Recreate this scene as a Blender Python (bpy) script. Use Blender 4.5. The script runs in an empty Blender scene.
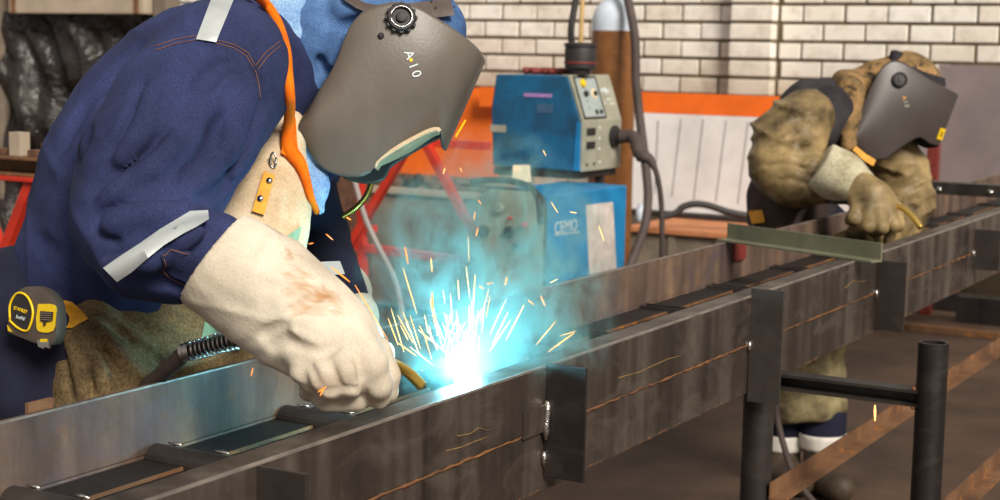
import bpy, bmesh, math, random
import numpy as np
from mathutils import Vector, Matrix
from mathutils.bvhtree import BVHTree

# ------------------------------------------------------------------ camera, sky, lights, exposure
FPX = 1600.0            # focal length in pixels of the 1000x500 frame
PITCH, ROLL, H = 0.1235, 0.019, 1.39
scene = bpy.context.scene
col = scene.collection
_cp, _sp, _cr, _sr = math.cos(PITCH), math.sin(PITCH), math.cos(ROLL), math.sin(ROLL)
CF = np.array([0, _cp, -_sp]); _u0 = np.array([0, _sp, _cp]); _r0 = np.array([1., 0, 0])
CR = _cr * _r0 + _sr * _u0
CU = -_sr * _r0 + _cr * _u0
CAM = np.array([0, 0, H])
cam_data = bpy.data.cameras.new('camera')
cam = bpy.data.objects.new('camera', cam_data)
col.objects.link(cam)
M = Matrix(((CR[0], CU[0], -CF[0], 0), (CR[1], CU[1], -CF[1], 0), (CR[2], CU[2], -CF[2], H), (0, 0, 0, 1)))
cam.matrix_world = M
cam_data.sensor_width = 36.0
cam_data.lens = FPX * 36.0 / 1000.0
cam_data.clip_start = 0.05
cam_data.dof.use_dof = True
cam_data.dof.focus_distance = 2.35
cam_data.dof.aperture_fstop = 8.0
scene.camera = cam

world = bpy.data.worlds.new('world'); scene.world = world
world.use_nodes = True
wb = world.node_tree.nodes['Background']
wb.inputs[0].default_value = (1.0, 0.94, 0.88, 1)
wb.inputs[1].default_value = 0.42

def lamp(name, kind, loc, energy, color, **kw):
    d = bpy.data.lights.new(name, kind); d.energy = energy; d.color = color
    for k, v in kw.items(): setattr(d, k, v)
    o = bpy.data.objects.new(name, d); o.location = loc; col.objects.link(o)
    return o
sun = lamp('daylight', 'SUN', (3, -5, 5), 4.6, (1.0, 0.93, 0.83), angle=math.radians(22))
sun.rotation_euler = Vector((0.40, -0.80, 0.62)).to_track_quat('Z', 'Y').to_euler()

scene.view_settings.view_transform = 'Standard'
scene.view_settings.look = 'None'
scene.view_settings.gamma = 1.0
scene.view_settings.use_curve_mapping = False
scene.view_settings.exposure = 0.0

# ------------------------------------------------------------------ helpers: space
def P(x, y, d):
    """pixel of the photograph + depth along the view axis -> point"""
    return CAM + d * (CF + (x - 500) / FPX * CR - (y - 250) / FPX * CU)
def RAY(x, y): return CF + (x - 500) / FPX * CR - (y - 250) / FPX * CU
def onz(x, y, z):
    v = RAY(x, y); return CAM + (z - H) / v[2] * v
BA = math.radians(29.7)
U = np.array([math.sin(BA), math.cos(BA), 0.])     # along the beam, away from the camera
N = np.array([math.cos(BA), -math.sin(BA), 0.])    # across the beam, towards the camera side
Z = np.array([0, 0, 1.])
def W(s, n, z): return s * U + n * N + z * Z       # room coordinates
def on_n(x, y, n):
    v = RAY(x, y); t = n / (v @ N); return CAM + t * v
def on_s(x, y, s):
    v = RAY(x, y); t = s / (v @ U); return CAM + t * v
def srgb(r, g, b):
    f = lambda c: ((c / 255 + 0.055) / 1.055) ** 2.4 if c / 255 > 0.04045 else c / 255 / 12.92
    return (f(r), f(g), f(b), 1)

# ------------------------------------------------------------------ helpers: materials
def nodes(name):
    m = bpy.data.materials.new(name); m.use_nodes = True
    nt = m.node_tree; b = nt.nodes['Principled BSDF']
    return m, nt, b
def ramp(nt, fac, stops):
    r = nt.nodes.new('ShaderNodeValToRGB')
    while len(r.color_ramp.elements) < len(stops): r.color_ramp.elements.new(0.5)
    for e, (p, c) in zip(r.color_ramp.elements, stops): e.position = p; e.color = c
    nt.links.new(fac, r.inputs[0]); return r.outputs[0]
def noise(nt, scale, detail=4, rough=0.55, vec=None, dist=0.0):
    n = nt.nodes.new('ShaderNodeTexNoise')
    n.inputs['Scale'].default_value = scale; n.inputs['Detail'].default_value = detail
    n.inputs['Roughness'].default_value = rough; n.inputs['Distortion'].default_value = dist
    if vec is not None: nt.links.new(vec, n.inputs['Vector'])
    return n.outputs['Fac']
def position(nt, scale=(1, 1, 1), rotz=0.0):
    g = nt.nodes.new('ShaderNodeNewGeometry'); mp = nt.nodes.new('ShaderNodeMapping')
    mp.vector_type = 'POINT'
    mp.inputs['Scale'].default_value = scale; mp.inputs['Rotation'].default_value = (0, 0, rotz)
    nt.links.new(g.outputs['Position'], mp.inputs['Vector'])
    return mp.outputs['Vector']
def mixc(nt, fac, a, b, mode='MIX'):
    m = nt.nodes.new('ShaderNodeMix'); m.data_type = 'RGBA'; m.blend_type = mode
    for s, v in ((0, fac), (6, a), (7, b)):
        if isinstance(v, (int, float)): m.inputs[s].default_value = v
        elif isinstance(v, tuple): m.inputs[s].default_value = v
        else: nt.links.new(v, m.inputs[s])
    return m.outputs[2]
def bump(nt, b, h, strength=0.3, dist=0.01):
    n = nt.nodes.new('ShaderNodeBump'); n.inputs['Strength'].default_value = strength
    n.inputs['Distance'].default_value = dist
    nt.links.new(h, n.inputs['Height']); nt.links.new(n.outputs[0], b.inputs['Normal'])
def mul(c, k): return (min(c[0] * k, 1), min(c[1] * k, 1), min(c[2] * k, 1), 1)

def plain(name, c, rough=0.6, metal=0.0, var=0.25, scale=12.0, bmp=0.15, bscale=60.0, dark=None, spec=0.5):
    m, nt, b = nodes(name)
    v = position(nt)
    f = noise(nt, scale, 5, 0.6, v)
    cc = ramp(nt, f, [(0.3, mul(c, 1 - var) if dark is None else dark), (0.7, mul(c, 1 + var * 0.6))])
    nt.links.new(cc, b.inputs['Base Color'])
    b.inputs['Roughness'].default_value = rough; b.inputs['Metallic'].default_value = metal
    b.inputs['Specular IOR Level'].default_value = spec
    if bmp: bump(nt, b, noise(nt, bscale, 3, 0.6, v), bmp, 0.004)
    return m
def cloth(name, c, c2, scale=9.0, weave=900.0, fine=0.35, rough=0.9, bmp=0.25, spots=None, wrk=(5.0, 0.45, 0.6, (1, 1, 1))):
    m, nt, b = nodes(name)
    v = position(nt)
    big = noise(nt, scale, 5, 0.6, v)
    cc = ramp(nt, big, [(0.32, c2), (0.68, c)])
    fi = noise(nt, weave, 2, 0.7, v)
    cc = mixc(nt, fine, cc, ramp(nt, fi, [(0.35, (0.25, 0.25, 0.25, 1)), (0.65, (0.9, 0.9, 0.9, 1))]), 'OVERLAY')
    if spots:
        sf = noise(nt, spots[1], 4, 0.6, v, 0.4)
        msk = ramp(nt, sf, [(spots[2], (0, 0, 0, 1)), (spots[2] + 0.1, (1, 1, 1, 1))])
        cc = mixc(nt, msk, cc, spots[0])
    nt.links.new(cc, b.inputs['Base Color'])
    b.inputs['Roughness'].default_value = rough
    b.inputs['Specular IOR Level'].default_value = 0.25
    fine_n = noise(nt, weave * 0.5, 3, 0.7, v)
    rn = nt.nodes.new('ShaderNodeTexNoise'); rn.noise_type = 'RIDGED_MULTIFRACTAL'
    rn.inputs['Scale'].default_value = wrk[0]; rn.inputs['Detail'].default_value = 3.0
    rn.inputs['Roughness'].default_value = 0.5; rn.inputs['Distortion'].default_value = wrk[2]
    nt.links.new(position(nt, wrk[3]), rn.inputs['Vector'])
    b1 = nt.nodes.new('ShaderNodeBump'); b1.inputs['Strength'].default_value = wrk[1]; b1.inputs['Distance'].default_value = 0.02; b1.invert = True
    nt.links.new(rn.outputs['Fac'], b1.inputs['Height'])
    b2 = nt.nodes.new('ShaderNodeBump'); b2.inputs['Strength'].default_value = bmp; b2.inputs['Distance'].default_value = 0.003
    nt.links.new(fine_n, b2.inputs['Height']); nt.links.new(b1.outputs[0], b2.inputs['Normal']); nt.links.new(b2.outputs[0], b.inputs['Normal'])
    return m
def steel(name, c1, c2, c3, rust, rough=0.42, metal=0.55, rustcut=0.62, streak=(5, 5, 0.8), tint=None):
    """hot rolled mill scale with vertical runs, darker patches and rust"""
    m, nt, b = nodes(name)
    v = position(nt)
    vs = position(nt, (streak[0], streak[1], streak[2] * 0.4), 0.0)
    a = noise(nt, 1.6, 5, 0.55, vs, 0.3)
    k = noise(nt, 7.0, 6, 0.7, v, 0.5)
    cc = ramp(nt, a, [(0.28, c2), (0.5, c1), (0.72, c3)])
    cc = mixc(nt, ramp(nt, k, [(0.42, (0, 0, 0, 1)), (0.70, (0.6, 0.6, 0.6, 1))]), cc, c2)
    k3 = noise(nt, 5.0, 5, 0.6, position(nt, (1.5, 1.5, 3.0)), 1.0)
    cc = mixc(nt, ramp(nt, k3, [(0.50, (0, 0, 0, 1)), (0.72, (0.5, 0.5, 0.5, 1))]), cc, tint or c3)
    r = noise(nt, 16.0, 6, 0.7, v)
    cc = mixc(nt, ramp(nt, r, [(rustcut, (0, 0, 0, 1)), (rustcut + 0.1, (0.8, 0.8, 0.8, 1))]), cc, rust)
    nt.links.new(cc, b.inputs['Base Color'])
    b.inputs['Metallic'].default_value = metal
    rr = nt.nodes.new('ShaderNodeMapRange')
    rr.inputs[3].default_value = rough - 0.12; rr.inputs[4].default_value = rough + 0.2
    nt.links.new(k, rr.inputs[0]); nt.links.new(rr.outputs[0], b.inputs['Roughness'])
    bump(nt, b, noise(nt, 70, 4, 0.6, v), 0.18, 0.003)
    return m
def emis(name, c, s):
    m, nt, b = nodes(name)
    b.inputs['Base Color'].default_value = c
    b.inputs['Emission Color'].default_value = c; b.inputs['Emission Strength'].default_value = s
    return m

# ------------------------------------------------------------------ helpers: meshes
class MB:
    def __init__(s): s.v = []; s.f = []
    def add(s, vs, fs):
        o = len(s.v); s.v += [tuple(float(c) for c in p) for p in vs]; s.f += [tuple(i + o for i in f) for f in fs]
        return s
    def box8(s, p):           # p: 8 points, 0-3 one face loop, 4-7 the opposite loop
        return s.add(p, [(3, 2, 1, 0), (4, 5, 6, 7), (0, 1, 5, 4), (1, 2, 6, 5), (2, 3, 7, 6), (3, 0, 4, 7)])
    def boxw(s, s0, s1, n0, n1, z0, z1):      # box in room coordinates
        q = [W(a, b, c) for c in (z0, z1) for a, b in ((s0, n0), (s0, n1), (s1, n1), (s1, n0))]
        return s.box8(q)
    def bar(s, a, b, w, h, up=Z):             # rectangular bar from a to b
        a = np.array(a, float); b = np.array(b, float); d = b - a; d /= np.linalg.norm(d)
        x = np.cross(d, up); x /= np.linalg.norm(x); y = np.cross(x, d)
        q = [p + i * x * w / 2 + j * y * h / 2 for p in (a, b) for i, j in ((-1, -1), (1, -1), (1, 1), (-1, 1))]
        return s.box8(q)
    def angle(s, a, b, w, h, t, up=Z):        # L section: vertical leg h and horizontal leg w
        a = np.array(a, float); b = np.array(b, float); d = b - a; d /= np.linalg.norm(d)
        x = np.cross(d, up); x /= np.linalg.norm(x); y = np.cross(x, d)
        prof = [(0, 0), (w, 0), (w, t), (t, t), (t, h), (0, h)]
        return s.prism([a + i * x + j * y for i, j in prof], b - a)
    def prism(s, loop, vec):
        n = len(loop); vec = np.array(vec)
        vs = [np.array(p) for p in loop] + [np.array(p) + vec for p in loop]
        return s.add(vs, [tuple(range(n))[::-1], tuple(range(n, 2 * n))] + [(i, (i + 1) % n, n + (i + 1) % n, n + i) for i in range(n)])
    def tube(s, pts, r, seg=10, cap=True):
        pts = [np.array(p, float) for p in pts]; n = len(pts)
        rr = r if hasattr(r, '__len__') else [r] * n
        vs = []; fs = []; px = None
        for i in range(n):
            t = pts[min(i + 1, n - 1)] - pts[max(i - 1, 0)]; t /= (np.linalg.norm(t) + 1e-12)
            if px is None:
                a = Z if abs(t[2]) < 0.9 else np.array([1., 0, 0]); px = np.cross(t, a)
            else: px = px - t * (px @ t)
            px /= np.linalg.norm(px); py = np.cross(t, px)
            for k in range(seg):
                an = 2 * math.pi * k / seg
                vs.append(pts[i] + rr[i] * (math.cos(an) * px + math.sin(an) * py))
        for i in range(n - 1):
            for k in range(seg):
                k2 = (k + 1) % seg
                fs.append((i * seg + k, i * seg + k2, (i + 1) * seg + k2, (i + 1) * seg + k))
        if cap: fs += [tuple(range(seg))[::-1], tuple(range((n - 1) * seg, n * seg))]
        return s.add(vs, fs)
    def lathe(s, o, axis, prof, seg=24):      # prof: (radius, distance along axis)
        axis = np.array(axis, float); axis /= np.linalg.norm(axis)
        return s.tube([np.array(o) + axis * h for _, h in prof], [max(r, 1e-4) for r, _ in prof], seg) if False else s._lathe(np.array(o, float), axis, prof, seg)
    def _lathe(s, o, axis, prof, seg):
        a = Z if abs(axis[2]) < 0.9 else np.array([1., 0, 0])
        x = np.cross(axis, a); x /= np.linalg.norm(x); y = np.cross(axis, x)
        vs = []; fs = []
        for r, h in prof:
            for k in range(seg):
                an = 2 * math.pi * k / seg
                vs.append(o + axis * h + max(r, 1e-5) * (math.cos(an) * x + math.sin(an) * y))
        for i in range(len(prof) - 1):
            for k in range(seg):
                k2 = (k + 1) % seg
                fs.append((i * seg + k, i * seg + k2, (i + 1) * seg + k2, (i + 1) * seg + k))
        fs += [tuple(range(seg))[::-1], tuple(range((len(prof) - 1) * seg, len(prof) * seg))]
        return s.add(vs, fs)
    def grid(s, g):                           # g: array [nu][nv] of points
        nu, nv = len(g), len(g[0])
        return s.add([p for r in g for p in r], [(i * nv + j, (i + 1) * nv + j, (i + 1) * nv + j + 1, i * nv + j + 1) for i in range(nu - 1) for j in range(nv - 1)])
    def mesh(s, name, smooth=False, bevel=0.0):
        me = bpy.data.meshes.new(name); me.from_pydata(s.v, [], s.f)
        bm = bmesh.new(); bm.from_mesh(me); bmesh.ops.recalc_face_normals(bm, faces=bm.faces)
        if bevel > 0:
            es = [e for e in bm.edges if len(e.link_faces) == 2 and e.calc_face_angle(0) > 0.5]
            bmesh.ops.bevel(bm, geom=es, offset=bevel, segments=2, affect='EDGES', profile=0.6)
        bm.to_mesh(me); bm.free()
        if smooth:
            me.polygons.foreach_set('use_smooth', [True] * len(me.polygons))
            if smooth != 'all': me.set_sharp_from_angle(angle=math.radians(40))
        me.update()
        return me
    def build(s, name, mat, parent=None, smooth=False, bevel=0.0, **kw):
        return link(name, s.mesh(name, smooth, bevel), mat, parent, **kw)

WORLD0 = {}
def tag(o, label=None, cat=None, group=None, kind=None):
    if label: o['label'] = label
    if cat: o['category'] = cat
    if group: o['group'] = group
    if kind: o['kind'] = kind
    return o
def link(name, me, mat, parent=None, label=None, cat=None, group=None, kind=None):
    o = bpy.data.objects.new(name, me); col.objects.link(o)
    if mat is not None: me.materials.append(mat)
    if parent is not None:
        o.parent = parent
        w = WORLD0.get(parent.name, Vector((0, 0, 0)))
        o.location = -w
        WORLD0[o.name] = Vector((0, 0, 0))
    else:
        n = len(me.vertices); a = np.empty(n * 3, np.float32); me.vertices.foreach_get('co', a); a = a.reshape(-1, 3)
        b = np.array([(a[:, 0].min() + a[:, 0].max()) / 2, (a[:, 1].min() + a[:, 1].max()) / 2, a[:, 2].min()], np.float32)
        me.vertices.foreach_set('co', (a - b).ravel()); me.update()
        o.location = Vector([float(c) for c in b]); WORLD0[o.name] = o.location.copy()
    return tag(o, label, cat, group, kind)
def thing(name, loc, label, cat, group=None):
    o = bpy.data.objects.new(name, None); col.objects.link(o)
    o.location = Vector([float(c) for c in loc]); o.empty_display_size = 0.1
    WORLD0[o.name] = o.location.copy()
    return tag(o, label, cat, group)

# smooth implicit surfaces -------------------------------------------------------
def smin(a, b, k):
    h = np.clip(0.5 + 0.5 * (b - a) / k, 0, 1); return b + (a - b) * h - k * h * (1 - h)
class SDF:
    def __init__(s): s.ops = []
    def cone(s, a, b, ra, rb, k=0.02, sub=False):
        s.ops.append(('cone', np.array(a), np.array(b), ra, rb, k, sub)); return s
    def px(s, pts, k=0.02, sub=False):        # chain of (x, y, depth, radius in px)
        for p, q in zip(pts[:-1], pts[1:]):
            s.cone(P(*p[:3]), P(*q[:3]), p[3] * p[2] / FPX, q[3] * q[2] / FPX, k, sub)
        return s
    def crease(s, pts, r=3.0, k=0.012):       # groove along points (x, y, depth)
        return s.px([(x, y, d, r) for x, y, d in pts], k, True)
    def ell(s, c, axes, rad, k=0.02, sub=False):
        s.ops.append(('ell', np.array(c), np.array(axes), np.array(rad), None, k, sub)); return s
    def cut(s, p, n): s.ops.append(('cut', np.array(p), np.array(n) / np.linalg.norm(n))); return s
    def wave(s, fn): s.ops.append(('wave', fn)); return s
    def mesh(s, name, h):
        lo = np.full(3, 1e9); hi = -lo
        for o in s.ops:
            if o[0] == 'cone' and not o[6]:
                m = max(o[3], o[4]) + 0.02
                lo = np.minimum(lo, np.minimum(o[1], o[2]) - m); hi = np.maximum(hi, np.maximum(o[1], o[2]) + m)
            if o[0] == 'ell' and not o[6]:
                m = o[3].max() + 0.02; lo = np.minimum(lo, o[1] - m); hi = np.maximum(hi, o[1] + m)
        lo -= 3 * h; hi += 3 * h
        dims = np.ceil((hi - lo) / h).astype(int) + 1
        f = np.full(dims, 0.15, np.float32)
        ax = [(lo[i] + h * np.arange(dims[i])).astype(np.float32) for i in range(3)]
        def sub(a, b):
            i0 = np.clip(((a - lo) / h).astype(int), 0, dims - 1); i1 = np.clip(((b - lo) / h).astype(int) + 2, 1, dims)
            sl = tuple(slice(i0[i], i1[i]) for i in range(3))
            X = ax[0][sl[0]][:, None, None]; Y = ax[1][sl[1]][None, :, None]; Zz = ax[2][sl[2]][None, None, :]
            return sl, X, Y, Zz
        for o in s.ops:
            if o[0] == 'cone':
                _, a, b, ra, rb, k, sb = o
                m = max(ra, rb) + 2 * k + 3 * h
                sl, X, Y, Zz = sub(np.minimum(a, b) - m, np.maximum(a, b) + m)
                ba = b - a; L = max(ba @ ba, 1e-9)
                t = np.clip(((X - a[0]) * ba[0] + (Y - a[1]) * ba[1] + (Zz - a[2]) * ba[2]) / L, 0, 1)
                d = np.sqrt((X - a[0] - t * ba[0]) ** 2 + (Y - a[1] - t * ba[1]) ** 2 + (Zz - a[2] - t * ba[2]) ** 2) - (ra + (rb - ra) * t)
            elif o[0] == 'ell':
                _, c, axes, rad, _, k, sb = o
                m = rad.max() + 2 * k + 3 * h
                sl, X, Y, Zz = sub(c - m, c + m)
                q = 0
                for a_, r_ in zip(axes, rad):
                    q = q + (((X - c[0]) * a_[0] + (Y - c[1]) * a_[1] + (Zz - c[2]) * a_[2]) / r_) ** 2
                d = (np.sqrt(q) - 1) * rad.min()
            elif o[0] == 'cut':
                d = (ax[0][:, None, None] - o[1][0]) * o[2][0] + (ax[1][None, :, None] - o[1][1]) * o[2][1] + (ax[2][None, None, :] - o[1][2]) * o[2][2]
                f = np.maximum(f, d); continue
            else:
                band = np.abs(f) < 0.05
                ii = np.nonzero(band)
                f[ii] += o[1](ax[0][ii[0]], ax[1][ii[1]], ax[2][ii[2]]).astype(np.float32); continue
            if sb: f[sl] = -smin(-f[sl], d, k)
            else: f[sl] = smin(f[sl], d, k)
        return surfnet(name, f, lo, h)
def surfnet(name, f, lo, h):
    ins = f < 0
    c = np.zeros(tuple(np.array(f.shape) - 1), np.int8)
    for i in (0, 1):
        for j in (0, 1):
            for k in (0, 1):
                c += ins[i:f.shape[0] - 1 + i, j:f.shape[1] - 1 + j, k:f.shape[2] - 1 + k]
    I, J, K = np.nonzero((c > 0) & (c < 8))
    idx = np.full(c.shape, -1, np.int64); idx[I, J, K] = np.arange(len(I))
    acc = np.zeros((len(I), 3)); cnt = np.zeros(len(I))
    cor = [(i, j, k) for i in (0, 1) for j in (0, 1) for k in (0, 1)]
    for a in cor:
        for b in cor:
            if sum(b) - sum(a) == 1 and sum(abs(x - y) for x, y in zip(a, b)) == 1:
                fa = f[I + a[0], J + a[1], K + a[2]]; fb = f[I + b[0], J + b[1], K + b[2]]
                m = (fa < 0) != (fb < 0)
                t = np.where(m, fa / np.where(m, fa - fb, 1), 0)
                p = np.array(a)[None, :] + t[:, None] * (np.array(b) - np.array(a))[None, :]
                acc += p * m[:, None]; cnt += m
    v = (acc / cnt[:, None] + np.stack([I, J, K], 1)) * h + lo
    faces = []
    for axn in range(3):
        o1, o2 = [(1, 2), (2, 0), (0, 1)][axn]
        sl0 = [slice(1, -1)] * 3; sl1 = [slice(1, -1)] * 3
        sl0[axn] = slice(0, -1); sl1[axn] = slice(1, None)
        A = ins[tuple(sl0)]; B = ins[tuple(sl1)]
        for flip, mm in ((False, A & ~B), (True, ~A & B)):
            q = np.stack(np.nonzero(mm), 1)
            off = np.ones(3, int); off[axn] = 0
            q = q + off
            e1 = np.zeros(3, int); e1[o1] = 1; e2 = np.zeros(3, int); e2[o2] = 1
            g = lambda r: idx[r[:, 0], r[:, 1], r[:, 2]]
            quad = np.stack([g(q - e1 - e2), g(q - e2), g(q), g(q - e1)], 1)
            faces.append(quad[:, ::-1] if flip else quad)
    F = np.concatenate(faces); F = F[(F >= 0).all(1)]
    me = bpy.data.meshes.new(name)
    me.vertices.add(len(v)); me.vertices.foreach_set('co', v.astype(np.float32).ravel())
    me.loops.add(F.size); me.loops.foreach_set('vertex_index', F.astype(np.int32).ravel())
    me.polygons.add(len(F)); me.polygons.foreach_set('loop_start', np.arange(0, F.size, 4, dtype=np.int32))
    me.polygons.foreach_set('loop_total', np.full(len(F), 4, np.int32))
    me.polygons.foreach_set('use_smooth', np.ones(len(F), bool))
    me.update(); me.validate()
    return me
def folds(amp, d, freq, ph=0.0, wob=(7.0, 9.0, 8.0), wa=1.2, sharp=1.0):
    d = np.array(d, float); d /= np.linalg.norm(d)
    def fn(x, y, z):
        a = (x * d[0] + y * d[1] + z * d[2]) * freq + ph + wa * (np.sin(x * wob[0] + ph) + np.sin(y * wob[1] + 2 * ph) + np.sin(z * wob[2] + 3 * ph))
        m = 0.5 + 0.5 * np.sin(x * 11 + y * 6 + ph * 5) * np.cos(z * 9 + ph)
        return amp * m * np.sign(np.sin(a)) * np.abs(np.sin(a)) ** sharp
    return fn
def ridges(amp, d, freq, ph=0.0, wa=1.2, p=3.0):
    """narrow raised cloth folds on an otherwise smooth surface"""
    d = np.array(d, float); d /= np.linalg.norm(d)
    def fn(x, y, z):
        a = (x * d[0] + y * d[1] + z * d[2]) * freq + ph + wa * (np.sin(x * 9 + ph) + np.sin(y * 8 + 2 * ph) + np.sin(z * 10 + 3 * ph))
        m = np.clip(0.25 + 0.9 * np.sin(x * 13 + y * 7 + ph * 5) * np.cos(z * 12 + ph), 0, 1)
        return -amp * m * (1 - np.abs(np.sin(a))) ** p
    return fn
def surface_lines(sd, h, grooves=(), ridges=()):
    """add creases and raised folds that follow the surface of an implicit shape"""
    me = sd.mesh('probe', h); bv = [bvh_of(me)]; bpy.data.meshes.remove(me)
    for lines, sub in ((grooves, True), (ridges, False)):
        for pts, r, k in lines:
            q = spline([np.array(p, float) for p in pts], 5); prev = None
            n = len(q)
            for i, (x, y) in enumerate(q):
                h_ = hit(bv, x, y)
                if h_ is None: prev = None; continue
                d = (h_[0] - CAM) @ CF; rr = r * d / FPX * (0.45 + 0.55 * math.sin(math.pi * (i + 0.5) / n))
                c = h_[0] + h_[1] * (rr * (0.35 if sub else -0.35))
                if prev is not None and abs(prev[2] - d) < 0.05: sd.cone(prev[0], c, prev[1], rr, k, sub)
                prev = (c, rr, d)
    return sd
def bvh_of(mesh):
    return BVHTree.FromPolygons([v.co.copy() for v in mesh.vertices], [tuple(p.vertices) for p in mesh.polygons])
def bvh_mb(mb): return BVHTree.FromPolygons([Vector(p) for p in mb.v], mb.f)
def hit(bv, x, y, default=None):
    v = RAY(x, y); L = np.linalg.norm(v); best = None
    for b in bv:
        r = b.ray_cast(Vector(CAM), Vector(v / L))
        if r[0] is not None and (best is None or r[3] < best[1]): best = (r[0], r[3], r[1])
    if best is None:
        return (P(x, y, default), -CF) if default else None
    nn = np.array(best[2]); nn = nn if nn @ v < 0 else -nn
    return np.array(best[0]), nn
def patch(name, quad, bv, mat, parent, nu=10, nv=10, off=0.002, thick=0.004, default=None, label=None):
    """thin cloth / leather / print piece lying on a surface; quad: 4 px corners or a row list of px points [[...],[...]]"""
    if len(quad) == 4 and len(quad[0]) == 2 and not hasattr(quad[0][0], '__len__'):
        q = [np.array(p, float) for p in quad]
        rows = [[(q[0] * (1 - a) + q[3] * a) * (1 - b) + (q[1] * (1 - a) + q[2] * a) * b for b in np.linspace(0, 1, nu)] for a in np.linspace(0, 1, nv)]
    else:
        A = np.array(quad[0], float); B = np.array(quad[1], float)
        rows = [[A[i] * (1 - b) + B[i] * b for i in range(len(A))] for b in np.linspace(0, 1, nv)]
    D = []; last = default
    for r in rows:
        rd = []
        for (x, y) in r:
            h_ = hit(bv, x, y, last); last = (h_[0] - CAM) @ CF if h_ is not None else 2.4
            rd.append(last)
        D.append(rd)
    D = np.array(D)
    for _ in range(8):
        E_ = np.pad(D, 1, mode='edge'); A_ = (E_[:-2, 1:-1] + E_[2:, 1:-1] + E_[1:-1, :-2] + E_[1:-1, 2:] + 2 * D) / 6
        D = np.minimum(D, A_)
    g = []; gb = []
    for ri, r in enumerate(rows):
        ro = []; rb = []
        for ci, (x, y) in enumerate(r):
            p = P(x, y, D[ri, ci]); n = -RAY(x, y) / np.linalg.norm(RAY(x, y))
            ro.append(p + n * off); rb.append(p + n * (off - thick)); continue
        g.append(ro); gb.append(rb)
    mb = MB(); mb.grid(g)
    nU, nV = len(g), len(g[0])
    per = [(0, j) for j in range(nV)] + [(i, nV - 1) for i in range(1, nU)] + [(nU - 1, j) for j in range(nV - 2, -1, -1)] + [(i, 0) for i in range(nU - 2, 0, -1)]
    top = [g[i][j] for i, j in per]; bot = [gb[i][j] for i, j in per]; n = len(per)
    mb.add(top + bot, [(k, (k + 1) % n, n + (k + 1) % n, n + k) for k in range(n)])
    o = mb.build(name, mat, parent, smooth=True)
    if label: o['label'] = label
    return o
def stitch(name, pts, bv, mat, parent, r=0.0012, off=0.001, sub=6, default=None):
    q = []
    for a, b in zip(pts[:-1], pts[1:]):
        for t in np.linspace(0, 1, sub, endpoint=False): q.append((a[0] + (b[0] - a[0]) * t, a[1] + (b[1] - a[1]) * t))
    q.append(pts[-1]); out = []; last = default
    for x, y in q:
        h_ = hit(bv, x, y, last)
        if h_ is None: continue
        last = (h_[0] - CAM) @ CF
        out.append(h_[0] + h_[1] * off)
    return MB().tube(out, r, 6).build(name, mat, parent, smooth='all')
def text_mesh(name, body, o, xd, yd, size, mat, parent, depth=0.0006, label=None):
    cu = bpy.data.curves.new(name, 'FONT'); cu.body = body; cu.size = size; cu.extrude = depth
    cu.align_x = 'CENTER'; cu.align_y = 'CENTER'
    to = bpy.data.objects.new(name, cu); col.objects.link(to)
    bpy.context.view_layer.update()
    me = bpy.data.meshes.new_from_object(to.evaluated_get(bpy.context.evaluated_depsgraph_get()))
    bpy.data.objects.remove(to)
    xd = Vector(xd).normalized(); yd = Vector(yd); yd = (yd - xd * yd.dot(xd)).normalized(); zd = xd.cross(yd)
    mt = Matrix(((xd.x, yd.x, zd.x, o[0]), (xd.y, yd.y, zd.y, o[1]), (xd.z, yd.z, zd.z, o[2]), (0, 0, 0, 1)))
    me.transform(mt); me.materials.clear()
    ob = link(name, me, mat, parent)
    if label: ob['label'] = label
    return ob
def spline(pts, n=8):
    p = [np.array(q, float) for q in pts]; p = [2 * p[0] - p[1]] + p + [2 * p[-1] - p[-2]]; out = []
    for i in range(1, len(p) - 2):
        for t in np.linspace(0, 1, n, endpoint=False):
            a, b, c, d = p[i - 1:i + 3]
            out.append(0.5 * (2 * b + (c - a) * t + (2 * a - 5 * b + 4 * c - d) * t * t + (3 * b - 3 * c + d - a) * t ** 3))
    out.append(p[-2]); return out
def pspl(pts, n=8): return spline([P(*p) for p in pts], n)
rnd = random.Random(7)

# ------------------------------------------------------------------ materials
M_ = {}
M_['brick'] = None
def brick_mat(name='white silicate brick'):
    m, nt, b = nodes(name)
    v = position(nt)
    oi = nt.nodes.new('ShaderNodeObjectInfo')
    tone = ramp(nt, oi.outputs['Random'], [(0.0, srgb(236, 228, 216)), (0.5, srgb(246, 241, 232)), (1.0, srgb(252, 249, 244))])
    n = noise(nt, 9, 6, 0.65, v)
    cc = mixc(nt, 0.5, tone, ramp(nt, n, [(0.28, srgb(170, 152, 130)), (0.52, srgb(255, 252, 248))]), 'MULTIPLY')
    # browner, darker tone towards the lower courses, broken up by noise
    sx = nt.nodes.new('ShaderNodeSeparateXYZ'); g = nt.nodes.new('ShaderNodeNewGeometry'); nt.links.new(g.outputs['Position'], sx.inputs[0])
    mr = nt.nodes.new('ShaderNodeMapRange'); mr.inputs[1].default_value = 1.5; mr.inputs[2].default_value = 1.05
    nt.links.new(sx.outputs['Z'], mr.inputs[0])
    mm = nt.nodes.new('ShaderNodeMath'); mm.operation = 'MULTIPLY'; nt.links.new(mr.outputs[0], mm.inputs[0])
    nt.links.new(ramp(nt, noise(nt, 2.0, 5, 0.6, v), [(0.3, (0.3, 0.3, 0.3, 1)), (0.7, (0.9, 0.9, 0.9, 1))]), mm.inputs[1])
    cc = mixc(nt, mm.outputs[0], cc, srgb(150, 128, 98))
    nt.links.new(cc, b.inputs['Base Color']); b.inputs['Roughness'].default_value = 0.9
    bump(nt, b, noise(nt, 90, 4, 0.6, v), 0.35, 0.004)
    return m
M_['brick'] = brick_mat()
M_['mortar'] = plain('grey brown mortar', srgb(112, 98, 78), 0.95, var=0.3, scale=14)
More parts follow.
